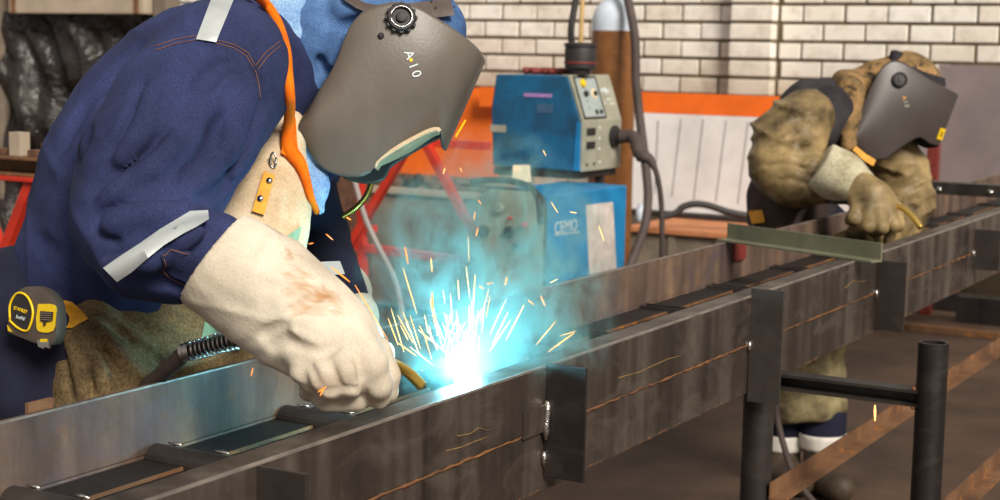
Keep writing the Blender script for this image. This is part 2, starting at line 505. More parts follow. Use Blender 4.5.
M_['floor'] = plain('dusty dark concrete', srgb(84, 63, 48), 0.85, var=0.55, scale=2.6, bmp=0.4, bscale=40)
M_['steel'] = steel('mill scale steel', srgb(88, 78, 71), srgb(46, 39, 35), srgb(126, 115, 106), srgb(98, 68, 42), rustcut=0.66, streak=(8, 8, 1.6))
M_['steel_far'] = steel('warm tinted mill scale steel', srgb(108, 87, 75), srgb(58, 47, 44), srgb(148, 121, 96), srgb(120, 74, 42), rough=0.58, metal=0.15, rustcut=0.60, streak=(7, 7, 2.2), tint=srgb(86, 80, 92))
M_['worn'] = plain('rubbed bright steel edge', srgb(160, 150, 142), 0.4, 0.5, var=0.4, scale=20, bmp=0.2)  # paler steel for the strips on the rail top edges
M_['steel_dark'] = steel('dark mill scale steel', srgb(62, 56, 54), srgb(38, 34, 33), srgb(82, 76, 72), srgb(90, 56, 30), rustcut=0.68)
M_['shade_steel'] = steel('shade black steel', srgb(34, 28, 26), srgb(22, 18, 17), srgb(44, 37, 34), srgb(60, 42, 28), metal=0.2, rough=0.6)  # near-black colour carries the shade of the trough
M_['plate'] = steel('blue grey plate steel', srgb(66, 59, 55), srgb(46, 41, 39), srgb(86, 79, 75), srgb(110, 74, 40), rustcut=0.72, streak=(2, 2, 2))
M_['rust'] = steel('rusty steel', srgb(120, 84, 56), srgb(84, 58, 40), srgb(140, 104, 72), srgb(176, 112, 40), rough=0.7, metal=0.2, rustcut=0.56)
M_['rust_seam'] = plain('orange rust bead', srgb(124, 80, 42), 0.8, 0.1, var=0.6, scale=7, bmp=0.6, bscale=120, dark=srgb(52, 42, 36))
M_['chalk'] = plain('yellow chalk line', srgb(126, 98, 58), 0.9, var=0.4, scale=50, bmp=0)
M_['bright'] = plain('bright molten weld metal', srgb(214, 212, 206), 0.22, 1.0, var=0.2, scale=60, bmp=0.5, bscale=150)
M_['olive'] = steel('olive painted steel', srgb(112, 112, 90), srgb(82, 84, 68), srgb(128, 126, 104), srgb(70, 52, 38), rough=0.6, metal=0.15, rustcut=0.68)
M_['red'] = plain('red lead paint', srgb(190, 44, 20), 0.55, var=0.3, scale=10)
M_['redbrown'] = plain('red brown paint', srgb(120, 44, 36), 0.6, var=0.25)
M_['orange'] = plain('orange paint', srgb(244, 112, 26), 0.6, var=0.14, scale=6)
M_['whitesheet'] = plain('scuffed white sheet', srgb(226, 222, 220), 0.5, var=0.18, scale=3.0)
M_['black'] = plain('black rubber', srgb(42, 38, 38), 0.6, var=0.3)
M_['hose'] = plain('dusty black hose', srgb(74, 62, 58), 0.7, var=0.3)
M_['blue'] = plain('worn blue enamel', srgb(10, 92, 134), 0.45, var=0.5, scale=7, dark=srgb(20, 56, 78))
M_['blue2'] = plain('bright blue enamel', srgb(22, 128, 184), 0.45, var=0.35, scale=7)
M_['greypanel'] = plain('grey green panel', srgb(158, 156, 138), 0.5, var=0.2, scale=14)
M_['lightpanel'] = plain('pale blue grey fascia', srgb(162, 172, 170), 0.5, var=0.12, scale=20)
M_['greenpanel'] = plain('pale green grey fascia', srgb(150, 160, 142), 0.55, var=0.35, scale=16)
M_['yellow'] = plain('yellow plastic', srgb(240, 200, 20), 0.4, var=0.1, bmp=0)
M_['redknob'] = plain('red plastic', srgb(200, 40, 50), 0.4, bmp=0)
M_['cream'] = plain('cream card', srgb(228, 208, 170), 0.8, var=0.15)
M_['paper'] = plain('stained white paper', srgb(206, 194, 186), 0.85, var=0.3, scale=18)
M_['letters'] = plain('pale lettering', srgb(206, 216, 218), 0.5, var=0.05, bmp=0)
M_['brown_cyl'] = plain('brown cylinder paint', srgb(130, 84, 44), 0.4, var=0.25, scale=20)
M_['white_cyl'] = plain('blue white cylinder paint', srgb(206, 216, 228), 0.4, var=0.12)
M_['concrete'] = plain('weathered concrete', srgb(176, 160, 140), 0.9, var=0.2, scale=5)
M_['greybox'] = plain('grimy grey crate board', srgb(120, 108, 94), 0.85, var=0.35, scale=8)
M_['wood'] = plain('orange brown board', srgb(186, 122, 80), 0.8, var=0.2, scale=9)
M_['greysheet'] = plain('grey violet sheet steel', srgb(150, 136, 136), 0.5, 0.2, var=0.25, scale=3)
M_['scrap'] = plain('rusty scrap', srgb(104, 72, 54), 0.8, 0.1, var=0.5, scale=30)
M_['brass'] = plain('brass', srgb(222, 186, 96), 0.28, 0.9, var=0.15, bmp=0)
M_['chrome'] = plain('spring steel', srgb(190, 184, 180), 0.25, 1.0, var=0.2, bmp=0)
M_['cable'] = plain('grey cable', srgb(150, 140, 136), 0.6, var=0.1)
def film():
    m, nt, b = nodes('black plastic film'); v = position(nt)
    n1 = noise(nt, 4, 6, 0.65, position(nt, (1, 1, 1.6)), 1.2)
    nt.links.new(ramp(nt, n1, [(0.3, srgb(26, 21, 20)), (0.7, srgb(50, 43, 39))]), b.inputs['Base Color'])
    b.inputs['Roughness'].default_value = 0.24
    bump(nt, b, noise(nt, 5, 4, 0.55, v, 2.5), 0.7, 0.06)
    return m
M_['film'] = film()

# ------------------------------------------------------------------ the setting
SW = 9.5
fl = MB()
fl.add([W(-2, -14, 0), W(SW + 0.4, -14, 0), W(SW + 0.4, 6, 0), W(-2, 6, 0), W(-2, -14, -0.1), W(SW + 0.4, -14, -0.1), W(SW + 0.4, 6, -0.1), W(-2, 6, -0.1)],
       [(0, 1, 2, 3), (7, 6, 5, 4), (0, 4, 5, 1), (1, 5, 6, 2), (2, 6, 7, 3), (3, 7, 4, 0)])
floor = fl.build('floor', M_['floor'], kind='structure', label='dusty dark brown concrete workshop floor')
CH, BP = 0.1135, 0.2635         # course height, brick pitch
ZJ = on_s(790, 23, SW)[2]       # a bed joint
NPL, NPR = on_s(735, 30, SW)@N, on_s(779, 30, SW)@N     # pillar edges
wall = MB().boxw(SW + 0.014, SW + 0.35, -14.0, 1.6, 0, 3.6).boxw(SW - 0.086, SW + 0.014, NPL + 0.012, NPR - 0.012, 0, 3.6).build(
    'wall_back', M_['mortar'], kind='structure', label='white silicate brick wall with a shallow pillar behind the workshop')
WALLLOC = WORLD0[wall.name]
def brick_mesh(l):
    return MB().boxw(0, 0.1, 0.006, l - 0.009, 0.010, CH - 0.010).mesh('brick', bevel=0.007)
full = brick_mesh(BP); half = brick_mesh(BP / 2)
pil_long = brick_mesh((NPR - NPL) * 1.0)
for mm in (full, half, pil_long): mm.materials.append(M_['brick'])
def put_brick(mesh, n, z, s=SW, tilt=0.0):
    o = bpy.data.objects.new('brick', mesh); col.objects.link(o); o.parent = wall
    p = W(s + rnd.uniform(-0.003, 0.003), n + rnd.uniform(-0.003, 0.003), z + rnd.uniform(-0.0015, 0.0015))
    o.location = Vector([float(c) for c in p]) - WALLLOC
anL, anR = on_s(682, 13, SW)@N, on_s(888, 13, SW)@N
rest = MB()
for c in range(-12, 16):
    z = ZJ + c * CH
    if z < 0 or z > 3.45: continue
    detail = -4 <= c <= 2
    off = 0 if c % 2 == 0 else BP / 2
    k0 = -16
    for k in range(-45, 40):
        for an, lo, hi in ((anL, -14.0, NPL), (anR, NPR, 1.6)):
            n = an + k * BP + off
            if n < lo - BP or n > hi: continue
            a, b_ = max(n, lo), min(n + BP, hi)
            if b_ - a < 0.03: continue
            vis = detail and ((-6.4 < n < -1.6) or (-8.2 < n < -7.0 and c >= -1))
            if vis:
                if b_ - a > BP * 0.98: me = full
                else:
                    me = brick_mesh(b_ - a); me.materials.append(M_['brick'])
                put_brick(me, a, z)
            else:
                rest.boxw(SW, SW + 0.05, a + 0.006, b_ - 0.009, z + 0.010, z + CH - 0.010)
    if detail: put_brick(pil_long, NPL, z, SW - 0.1)
    else: rest.boxw(SW - 0.1, SW, NPL + 0.003, NPR - 0.003, z + 0.007, z + CH - 0.012)
r_ = rest.build('brick_courses', M_['brick'], wall, kind='stuff')
r_.location = -WALLLOC

# ------------------------------------------------------------------ welded steel frame (two rails of stacked channels)
ZT = 0.91; ZS = 0.811; ZB = 0.709
NI, NO, NF = -1.186, -1.140, -1.532
S0, S1 = 0.55, 8.2
frame = thing('steel_girder', W(3.0, (NO + NF) / 2, ZB), 'long welded girder of stacked steel channels with gusset fins', 'steel girder')
def channel(nweb, dirn, z0, z1, fl, t=0.007, s0=S0, s1=S1):
    """C section lying along the beam: web at nweb, flanges pointing in dirn"""
    p = [(nweb, z0), (nweb + dirn * fl, z0), (nweb + dirn * fl, z0 + t), (nweb + dirn * t, z0 + t), (nweb + dirn * t, z1 - t), (nweb + dirn * fl, z1 - t), (nweb + dirn * fl, z1), (nweb, z1)]
    return MB().prism([W(s0, n, z) for n, z in p], (s1 - s0) * U)
channel(NO, -1, ZS + 0.0002, ZT, 0.046).build('channel', M_['steel'], frame, bevel=0.0025)
channel(NO - 0.0025, -1, ZB, ZS - 0.0002, 0.044).build('channel', M_['steel'], frame, bevel=0.0025)
channel(NF, -1, ZS + 0.0002, ZT, 0.012).build('channel', M_['steel_far'], frame, bevel=0.002)
channel(NF, -1, ZB, ZS - 0.0002, 0.046).build('channel', M_['steel_far'], frame, bevel=0.002)
MB().boxw(S0, S1, NO - 0.003, NO + 0.0006, ZT - 0.003, ZT + 0.0006).build('bright_edge', M_['worn'], frame)  # narrow paler strip along the top edge of each rail
MB().boxw(S0, S1, NF - 0.002, NF + 0.0006, ZT - 0.002, ZT + 0.0008).build('bright_edge', M_['worn'], frame)
# seam between the stacked channels: irregular rusty weld
def seam(s0, s1, n, z, r, name='weld_seam', mat='rust_seam'):
    pts = []; rr = []
    s = s0
    while s < s1:
        pts.append(W(s, n, z + rnd.uniform(-.0015, .0015))); rr.append(r * rnd.uniform(0.5, 1.3)); s += 0.014
    MB().tube(pts, rr, 6).build(name, M_[mat], frame, smooth='all')
seam(S0, S1, NO - 0.0022, ZS - 0.001, 0.0030)
seam(1.0, S1, NO - 0.005, ZB + 0.004, 0.0028)
# gusset fins standing out of the near face
fins = [((258, 465), (307, 472), None), ((547, 363), (587, 371), (541, 478)), ((752, 288), (784, 296), (750, 400)), ((878, 260), (907, 266), (877, 328)), ((975, 229), (1001, 233), (975, 268))]
FINS = []
for (a, b_, c) in fins:
    p = on_n(a[0], a[1], NO); s = p @ U
    q = on_s(b_[0], b_[1], s)
    n1 = min(q @ N, NO + 0.085); n1 = max(n1, NO + 0.055)
    zt = p[2]; zb = on_n(c[0], c[1], NO)[2] if c else ZB - 0.01
    FINS.append((s, n1, zt, zb))
    MB().boxw(s - 0.003, s + 0.003, NO - 0.0005, n1, zb, zt).build('gusset_plate', M_['plate'], frame, bevel=0.001)
    # tack welds in the corner
    for zz in ((ZS - 0.004,) if len(FINS) > 2 else (zb + 0.03,)):
        pts = [W(s - 0.006, NO + 0.002, zz + d) for d in (-0.012, -0.004, 0.004, 0.012)]
        MB().tube(pts, [0.002, 0.0045, 0.005, 0.002], 6).build('tack_weld', M_['bright'], frame, smooth='all')
# bright patch plate and molten run beside the second fin
s2 = FINS[1][0]
MB().boxw(s2 - 0.075, s2 - 0.006, NO - 0.0005, NO + 0.004, ZS - 0.004, ZS + 0.04).build('patch_plate', M_['steel'], frame, bevel=0.001)
pts = [W(s2 - 0.008 + 0.002 * math.sin(i), NO + 0.006, ZS + 0.045 - i * 0.009) for i in range(8)]
MB().tube(pts, [0.003, 0.006, 0.007, 0.006, 0.0055, 0.007, 0.005, 0.003], 8).build('weld_bead', M_['bright'], frame, smooth='all')
# chalk and rust scribbles on the web
for q in ([(457, 436), (470, 434), (478, 428), (490, 431)], [(618, 378), (640, 372), (652, 366), (668, 359), (680, 356)], [(845, 288), (853, 281), (862, 282), (867, 280)], [(446, 451), (462, 447), (476, 441), (488, 437)]):
    MB().tube([on_n(x, y, NO + 0.0005) for x, y in q], 0.0010, 5).build('chalk_mark', M_['chalk'], frame, smooth='all')
# dark damp-looking scale patches
# rungs across the trough
ZR = ZS - 0.024
rs = [on_n(8, 488, NF) @ U, on_n(152, 448, NF) @ U, on_n(282, 408, NF) @ U, on_n(400, 375, NF) @ U, on_n(500, 345, NF) @ U, 2.95, 3.35, 3.75, 4.2, 4.65, 5.1, 5.6, 6.1, 6.6, 7.2]
for i, s in enumerate(rs):
    mb = MB()
    n0, n1 = NF + 0.006, NI + 0.002
    r = 0.022
    if i < 5:
        prof = [(r * math.cos(a) * 1.0, 0.020 + r * math.sin(a) * 0.9) for a in np.linspace(-0.25, math.pi + 0.25, 12)]
        mb.prism([W(s + a, n0, ZR + b_) for a, b_ in prof], (n1 - n0) * N)
    else:
        prof = [(-0.02, 0), (0.02, 0), (0.02, 0.04), (0.015, 0.04), (0.015, 0.005), (-0.015, 0.005), (-0.015, 0.04), (-0.02, 0.04)]
        mb.prism([W(s + a, n0, ZR - 0.012 + b_) for a, b_ in prof], (n1 - n0) * N)
    ru = mb.build('rung', M_['steel_dark'], frame, bevel=0.001)
    if i < 5:
        for j in range(3):
            MB().tube([W(s + 0.012, NF + 0.02 + 0.085 * j + e, ZR + 0.040) for e in (0, 0.012, 0.024)], [0.0015, 0.003, 0.0015], 6).build('tack_weld', M_['bright'], ru, smooth='all')
# flat strips added in the trough, near black to stand for its shade
for n, w_, z_ in ((NF + 0.001, 0.075, ZS - 0.004), (NF + 0.092, 0.014, ZR - 0.002), (NF + 0.118, 0.09, ZR - 0.012), (NF + 0.22, 0.06, ZR - 0.016)):
    MB().boxw(S0, S1, n, n + w_, z_ - 0.006, z_).build('shade_strip', M_['shade_steel'], frame)
    MB().boxw(S0, S1, n + w_ - 0.0015, n + w_ + 0.0005, z_ - 0.005, z_ + 0.0005).build('strip_edge', M_['rust'], frame)
# small tab behind the far rail, red clip and white tack dots
a_ = on_n(25, 402, NF - 0.02)
MB().boxw(a_ @ U, a_ @ U + 0.045, NF - 0.02, NF - 0.014, ZT - 0.03, ZT + 0.012).build('tab', M_['rust'], frame)
a_ = on_n(739, 252, NF + 0.008) @ U
MB().boxw(a_ - 0.03, a_ + 0.05, NF + 0.0005, NF + 0.009, ZT - 0.055, ZT - 0.002).build('clip', M_['redbrown'], frame, bevel=0.002)

# dark cross bar over the far end with bright bolts
bl = MB()
e0 = on_n(925, 183, NF); eS = e0 @ U
cross = thing('cross_channel', W(eS, NF, ZT), 'dark steel channel lying across the far end of the frame rails', 'steel bar')
MB().boxw(eS - 0.03, eS + 0.03, NF - 0.12, NI + 0.30, ZT + 0.001, ZT + 0.045).build('web', M_['steel_dark'], cross, bevel=0.003)
for nn in (NF + 0.06, NF + 0.24, NF + 0.42):
    MB().lathe(W(eS - 0.03, nn, ZT + 0.02), -U, [(0.009, 0), (0.009, 0.004), (0.005, 0.007)], 8).build('bolt', M_['bright'], cross)

# loose olive angle bar lying across both rails
p0 = P(728, 236, 4.10); p1 = P(882, 254, 4.02)
zz = ZT + 0.001
q0 = onz(728, 240, zz); q1 = onz(882, 262, zz)
ob = MB().angle(q0, q1, 0.04, 0.045, 0.005).build('angle_bar', M_['olive'], bevel=0.0008, label='loose olive grey angle bar lying across both frame rails', cat='steel bar')

# ------------------------------------------------------------------ support trestle under the frame
tr = thing('support_trestle', W(FINS[2][0], NO + 0.03, 0), 'dark steel support trestle of pipe posts and rusty ties under the frame', 'trestle')
sT = FINS[2][0] + 0.06
pA = W(sT, NO - 0.02, 0); 
# near post: where the ray of its axis meets the line of the cross bar
qn = on_s(931, 395, sT); nP = qn @ N
ztop = on_s(931, 342, sT)[2]
def pipe(mb, s, n, z0, z1, r, seg=20): return mb.lathe(W(s, n, 0), Z, [(r, z0), (r, z1), (r - 0.006, z1), (r - 0.006, z1 - 0.08)], seg)
rP = 15.0 / FPX * ((W(sT, nP, 0.6) - CAM) @ CF)
pipe(MB(), sT, nP, 0.0, ztop, rP).build('post', M_['steel_dark'], tr, smooth=True)
nA = on_s(757, 450, sT) @ N
rA = 15.5 / FPX * ((W(sT, nA, 0.5) - CAM) @ CF)
pipe(MB(), sT, nA, 0.0, ZB - 0.003, rA).build('post', M_['steel_dark'], tr, smooth=True)
zbar = ZB - 0.003 - 0.05 + 0.060
MB().prism([W(sT + a, NO + 0.004, zbar + b_) for a, b_ in ((0.02, 0), (-0.022, 0), (-0.022, 0.005), (0.014, 0.005), (0.014, 0.027), (-0.022, 0.027), (-0.022, 0.033), (0.02, 0.033))], (nP - NO - 0.004) * N).build('crossbar', M_['steel_dark'], tr)
# serrated rust drips under the bar
zt1 = on_s(834, 457, sT)[2] if False else None
def tie(n, px, name='tie'):
    p = on_n(px[0], px[1], n); z = p[2]
    a = W(sT - 0.02, n, z); e = W(8.5, n, z)
    MB().angle(a, e, 0.035, 0.035, 0.004).build(name, M_['rust'], tr)
tie(nA + rA + 0.005, (835, 456))
tie(nP + rP + 0.002, (975, 486))
for zc, nn in ((zbar - 0.002, nP - rP), (zbar + 0.035, nP - rP)):
    MB().tube([W(sT - 0.022 + 0.008 * i, nn, zc) for i in range(6)], [0.003, 0.006, 0.005, 0.006, 0.005, 0.003], 6).build('weld_bead', M_['rust_seam'], tr, smooth='all')

# ------------------------------------------------------------------ steel sections on the floor far right
def floor_section(px, py, L, h, w, lab, mat='steel_dark', along='n'):
    p = onz(px, py, 0.001); s, n = p @ U, p @ N
    mb = MB()
    if along == 'n':
        prof = [(0, 0), (w, 0), (w, 0.012), (0.012, 0.012), (0.012, h - 0.012), (w, h - 0.012), (w, h), (0, h)]
        mb.prism([W(s + a, n, 0.001 + b_) for a, b_ in prof], L * N)
    mb.build('steel_channel', M_[mat], label=lab, cat='steel bar', group='steel sections lying on the far floor', bevel=0.003)
floor_section(955, 322, 1.6, 0.14, 0.1, 'tall dark channel with chalk dots lying on the far floor')
floor_section(925, 309, 2.2, 0.10, 0.08, 'low dark channel on the floor behind the taller one')
floor_section(880, 328, 3.2, 0.035, 0.06, 'thin flat steel strip lying nearest on the far floor', 'rust')
p = onz(962, 312, 0.0)

# ------------------------------------------------------------------ background along the wall
# orange topped perforated white panel
SPn = SW - 0.45
nl, nr = on_s(632, 100, SPn) @ N, on_s(785, 100, SPn) @ N
zt = on_s(700, 94, SPn)[2]; zm = on_s(700, 115, SPn)[2]; zb = on_s(700, 212, SPn)[2]
pan = thing('perforated_panel', W(SPn, (nl + nr) / 2, zb), 'white perforated sheet panel with an orange top board', 'panel')
MB().boxw(SPn, SPn + 0.025, nl - 1.1, nr, zm, zt).build('top_board', M_['orange'], pan, bevel=0.003)
lean = 0.10
def PQ(n, z): return W(SPn - lean * (zm - z), n, z)
mb = MB().box8([PQ(nl, zb), PQ(nr + 0.9, zb), W(SPn - lean * (zm - zb) + 0.006, nr + 0.9, zb), W(SPn - lean * (zm - zb) + 0.006, nl, zb), PQ(nl, zm), PQ(nr + 0.9, zm), W(SPn + 0.006, nr + 0.9, zm), W(SPn + 0.006, nl, zm)])
mb.build('sheet', M_['whitesheet'], pan)
rows = [(658, 122, 655, 192), (681, 120, 672, 195), (703, 121, 694, 198), (726, 122, 716, 200), (748, 123, 738, 202)]
for (xa, ya, xb, yb) in rows:
    hb = MB(); m = 26
    for i in range(m):
        t = i / (m - 1); x, y = xa + (xb - xa) * t, ya + (yb - ya) * t
        v = RAY(x, y)
        # meet the leaning sheet: s = SPn - lean*(zm - z)
        tt = (SPn - lean * (zm - H)) / (v @ U - lean * v[2])
        c = CAM + tt * v - U * 0.001
        r = 0.0055
        hb.lathe(c, -U, [(r, 0), (r, 0.0015)], 6)
    hb.build('perforation_row', M_['black'], pan)
MB().boxw(SPn - 0.12, SPn - 0.08, nl, nr + 0.9, zb - 0.03, zb - 0.004).build('bottom_rail', M_['black'], pan)
# second orange board behind the front welder
so = SW - 0.35
n0o, n1o = on_s(360, 100, so) @ N, on_s(498, 100, so) @ N
MB().boxw(so, so + 0.03, n0o, n1o, on_s(440, 176, so)[2], on_s(440, 87, so)[2]).build('orange_board', M_['orange'], bevel=0.004, label='plain orange board standing behind the front welder', cat='board')
# bench with wooden top below the perforated panel
sb0 = SW - 1.15
nbl, nbr = on_s(630, 230, sb0) @ N, on_s(790, 230, sb0) @ N
ztb = onz(700, 219, 0)[2]
ztop_b = min(on_s(700, 220, sb0)[2], zb - 0.035)
be = thing('work_bench', W(sb0 + 0.25, (nbl + nbr) / 2, 0), 'grimy grey bench with an orange brown board top below the perforated panel', 'bench')
MB().boxw(sb0 + 0.01, sb0 + 0.55, nbl, nbr + 0.6, 0, ztop_b - 0.03).build('body', M_['greybox'], be, bevel=0.004)
MB().boxw(sb0 - 0.02, sb0 + 0.62, nbl - 0.02, nbr + 0.6, ztop_b - 0.03, ztop_b).build('bench_top', M_['wood'], be, bevel=0.004)
for k in range(3):
    nn = nbl + (nbr - nbl) * (0.25 + 0.3 * k)
    MB().boxw(sb0 - 0.002, sb0 + 0.01, nn, nn + 0.04, 0, ztop_b - 0.032).build('slat', M_['greybox'], be)
# black coil lying on the bench
c0 = P(706, 205, (W(sb0 + 0.25, (nbl + nbr) / 2, ztop_b) - CAM) @ CF)
pts = pspl([(662, 217, 9.05), (676, 213, 9.05), (683, 207, 9.05), (695, 204, 9.05), (710, 206, 9.05), (728, 212, 9.05), (748, 216, 9.05)])
MB().tube(pts, 0.02, 8).build('rubber_hose', M_['black'], smooth='all', label='thick black hose lying in a low arch on the bench', cat='hose')
# white jar on the bench
cj = P(642, 205, (W(sb0 + 0.3, nbl, ztop_b) - CAM) @ CF); cj[2] = ztop_b
MB().lathe(cj, Z, [(0.03, 0), (0.036, 0.01), (0.036, 0.06), (0.028, 0.075), (0.024, 0.08), (0.024, 0.1), (0.02, 0.102)], 16).build('jar', M_['white_cyl'], smooth=True, label='small white jar on the bench beside the gas cylinder', cat='jar')

# grey steel sheet standing at the right with a red brown post
ss = SW - 0.75
n0 = on_s(937, 100, ss) @ N; zt = on_s(945, 65, ss)[2]
MB().boxw(ss, ss + 0.008, n0, n0 + 1.7, on_s(960, 200, ss)[2] - 0.25, zt).build('steel_sheet', M_['greysheet'], bevel=0.001, label='grey violet steel sheet standing behind the far welder', cat='steel sheet')
n1 = on_s(927, 160, ss - 0.05) @ N; n2 = on_s(938, 160, ss - 0.05) @ N
MB().boxw(ss - 0.06, ss - 0.01, n1, n2, 0, on_s(932, 120, ss - 0.05)[2]).build('post', M_['redbrown'], label='red brown painted post at the edge of the grey steel sheet', cat='post', bevel=0.003)

# black film curtain hung from a concrete lintel, left
sf = 7.4
nA_, nB_ = on_s(-60, 60, sf) @ N, on_s(205, 60, sf) @ N
zt = on_s(80, 12, sf)[2]
g = []
for i in range(70):
    row = []
    for j in range(60):
        n = nA_ + (nB_ - nA_) * i / 69; z = zt + (0.02 - zt) * j / 59
        d = 0.05 * math.sin(n * 9 + 1.5 * math.sin(z * 5)) + 0.03 * math.sin(z * 14 + n * 7 + 2 * math.sin(n * 4)) + 0.025 * math.sin(n * 31 + z * 11 + 1.3 * math.sin(z * 9)) 
        row.append(W(sf + d * min(1, j / 6 + 0.2), n, z))
    g.append(row)
mb = MB(); mb.grid(g)
cur = mb.build('plastic_curtain', M_['film'], smooth='all', label='crumpled black plastic film hung below the concrete lintel', cat='curtain')
so_ = cur.modifiers.new('thick', 'SOLIDIFY'); so_.thickness = 0.002
n0, n1 = on_s(10, 8, sf - 0.1) @ N, on_s(145, 8, sf - 0.1) @ N
li = thing('lintel_beam', W(sf, (n0 + n1) / 2, zt - 0.02), 'pale weathered concrete beam with rusty ends above the black film', 'beam')
MB().boxw(sf - 0.11, sf + 0.1, n0, n1, zt - 0.012, zt + 0.35).build('body', M_['concrete'], li, bevel=0.006)
for nn in (n0, n1 - 0.1):
    MB().boxw(sf - 0.114, sf - 0.109, nn + 0.02, nn + 0.06, zt - 0.008, zt + 0.34).build('rust_strip', M_['rust'], li)
# support columns of the lintel
for i, (nn, lab) in enumerate(((n0 - 0.25, 'grey column standing left of the concrete beam'), (n1 + 0.02, 'grey column standing right of the concrete beam behind the front welder'))):
    MB().boxw(sf - 0.05, sf + 0.08, nn, nn + 0.1, 0, zt + 0.35).build('column', M_['greybox'], bevel=0.004, label=lab, cat='column')

# red saw-horse with a steel beam and lugs on it, left behind the front welder
dl = 4.6
def PB(x, y, d=dl): return P(x, y, d)
sx = (PB(30, 165)) @ U
ns = (on_s(30, 165, sx)) @ N
zt_ = on_s(25, 158, sx)[2]; zb_ = on_s(25, 177, sx)[2]
nL = on_s(-40, 165, sx) @ N; nR = on_s(75, 165, sx) @ N
MB().prism([W(sx + a, nL, b_) for a, b_ in ((0, zb_), (0.1, zb_), (0.1, zt_), (0, zt_), (0, zt_ - 0.008), (0.09, zt_ - 0.008), (0.09, zb_ + 0.008), (0, zb_ + 0.008))], (nR - nL) * N).build('steel_beam', M_['rust'], label='rusty brown steel beam resting on the red saw horse at the film curtain', cat='steel beam', bevel=0.002)
lugs = [(9, 20, 132, 'upright steel lug, tallest on the rusty beam'), (27, 42, 150, 'low wide steel block on the middle of the rusty beam'), (41, 49, 143, 'brown steel block at the welder end of the rusty beam'), (-3, 3, 148, 'small steel block on the outer end of the rusty beam')]
for k, (x0, x1, y0, lab) in enumerate(lugs):
    so2 = sx + (0.03 if k != 2 else 0.06)
    MB().boxw(so2, so2 + 0.04, on_s(x0, 150, so2) @ N, on_s(x1, 150, so2) @ N, zt_ + 0.0005, on_s(x0, y0, so2)[2]).build('steel_lug', M_['scrap'] if k != 0 else M_['concrete'], bevel=0.002, label=lab, cat='steel block')
sh = thing('saw_horse', W(sx + 0.05, ns, 0), 'bright red steel saw horse with crossed legs under the rusty beam', 'trestle')
MB().boxw(sx - 0.01, sx + 0.1, nL, nR, zb_ - 0.014, zb_ - 0.0005).build('top_rail', M_['red'], sh, bevel=0.003)
def ground(n0, z0, n1, z1, sx_):   # extend a leg in its plane down to the floor
    k = (z0) / (z0 - z1); return W(sx_, n0 + (n1 - n0) * k, 0.0)
for k, (x0, y0, x1, y1) in enumerate(((32, 185, -6, 282), (-28, 185, 17, 290))):
    s_ = sx + 0.02 + 0.035 * k
    a = on_s(x0, y0, s_); b_ = on_s(x1, y1, s_)
    a = W(s_, a @ N, zb_ - 0.014)
    e = ground(a @ N, a[2], b_ @ N, b_[2], s_)
    MB().bar(a, e, 0.03, 0.032, up=U).build('leg', M_['red'], sh, bevel=0.002)

# brown steel column behind the front welder's left arm
so3 = 6.0
n0, n1 = on_s(331, 200, so3) @ N, on_s(359, 200, so3) @ N
MB().boxw(so3, so3 + 0.1, n0, n1, 0, on_s(340, 60, so3)[2]).build('column', M_['scrap'], bevel=0.004, label='dark brown steel column standing beside the red A frame trestle', cat='column')

# red A frame trestle
ra = 5.3
af = thing('a_frame_trestle', W(ra, on_s(420, 200, ra) @ N, 0), 'red painted A frame trestle with bracing in front of the grey crate', 'trestle')
def rbar(x0, y0, x1, y1, w=0.036, s_=ra, name='leg', t=0.03):
    a = on_s(x0, y0, s_); b_ = on_s(x1, y1, s_)
    if name == 'leg':
        b_ = ground(a @ N, a[2], b_ @ N, b_[2], s_)
    return MB().bar(a, b_, t, w, up=U).build(name, M_['red'], af, bevel=0.002)
rbar(412, 140, 368, 215); rbar(424, 140, 470, 226)
rbar(360, 152, 362, 226, 0.03, ra + 0.03, 'leg')
rbar(358, 247, 470, 261, 0.05, ra + 0.04, 'brace')
rbar(358, 228, 375, 229, 0.04, ra + 0.04, 'brace')
rbar(380, 140, 488, 146, 0.045, ra + 0.035, 'top_rail')
# grey crate with scrap behind it
sc = 7.1
n0, n1 = on_s(372, 220, sc) @ N, on_s(482, 220, sc) @ N
zc = on_s(425, 196, sc)[2]
cr = thing('crate', W(sc + 0.3, (n0 + n1) / 2, 0), 'grimy grey crate holding rusty scrap behind the red A frame', 'crate')
MB().boxw(sc, sc + 0.03, n0, n1, 0.02, zc).build('front_board', M_['greybox'], cr, bevel=0.004)
MB().boxw(sc + 0.57, sc + 0.6, n0, n1, 0.02, zc).build('back_board', M_['greybox'], cr, bevel=0.004)
MB().boxw(sc + 0.031, sc + 0.569, n0, n0 + 0.03, 0.02, zc).build('side_board', M_['greybox'], cr)
MB().boxw(sc + 0.031, sc + 0.569, n1 - 0.03, n1, 0.02, zc).build('side_board', M_['greybox'], cr)
MB().boxw(sc + 0.03, sc + 0.57, n0 + 0.03, n1 - 0.03, zc - 0.12, zc - 0.08).build('shelf', M_['greybox'], cr)
MB().boxw(sc - 0.02, sc + 0.02, n0 - 0.02, n1 + 0.02, zc + 0.001, zc + 0.035).build('rim', M_['concrete'], cr, bevel=0.004)
scr = [(396, 183, 0.09, 'rusty bent scrap piece at the edge of the crate'), (413, 180, 0.13, 'curved brown scrap offcut in the middle of the crate'), (432, 178, 0.14, 'dark brown scrap lump piled highest in the crate'), (447, 184, 0.1, 'reddish scrap piece beside the dark lump in the crate'), (462, 178, 0.11, 'dark scrap tube sticking out of the crate')]
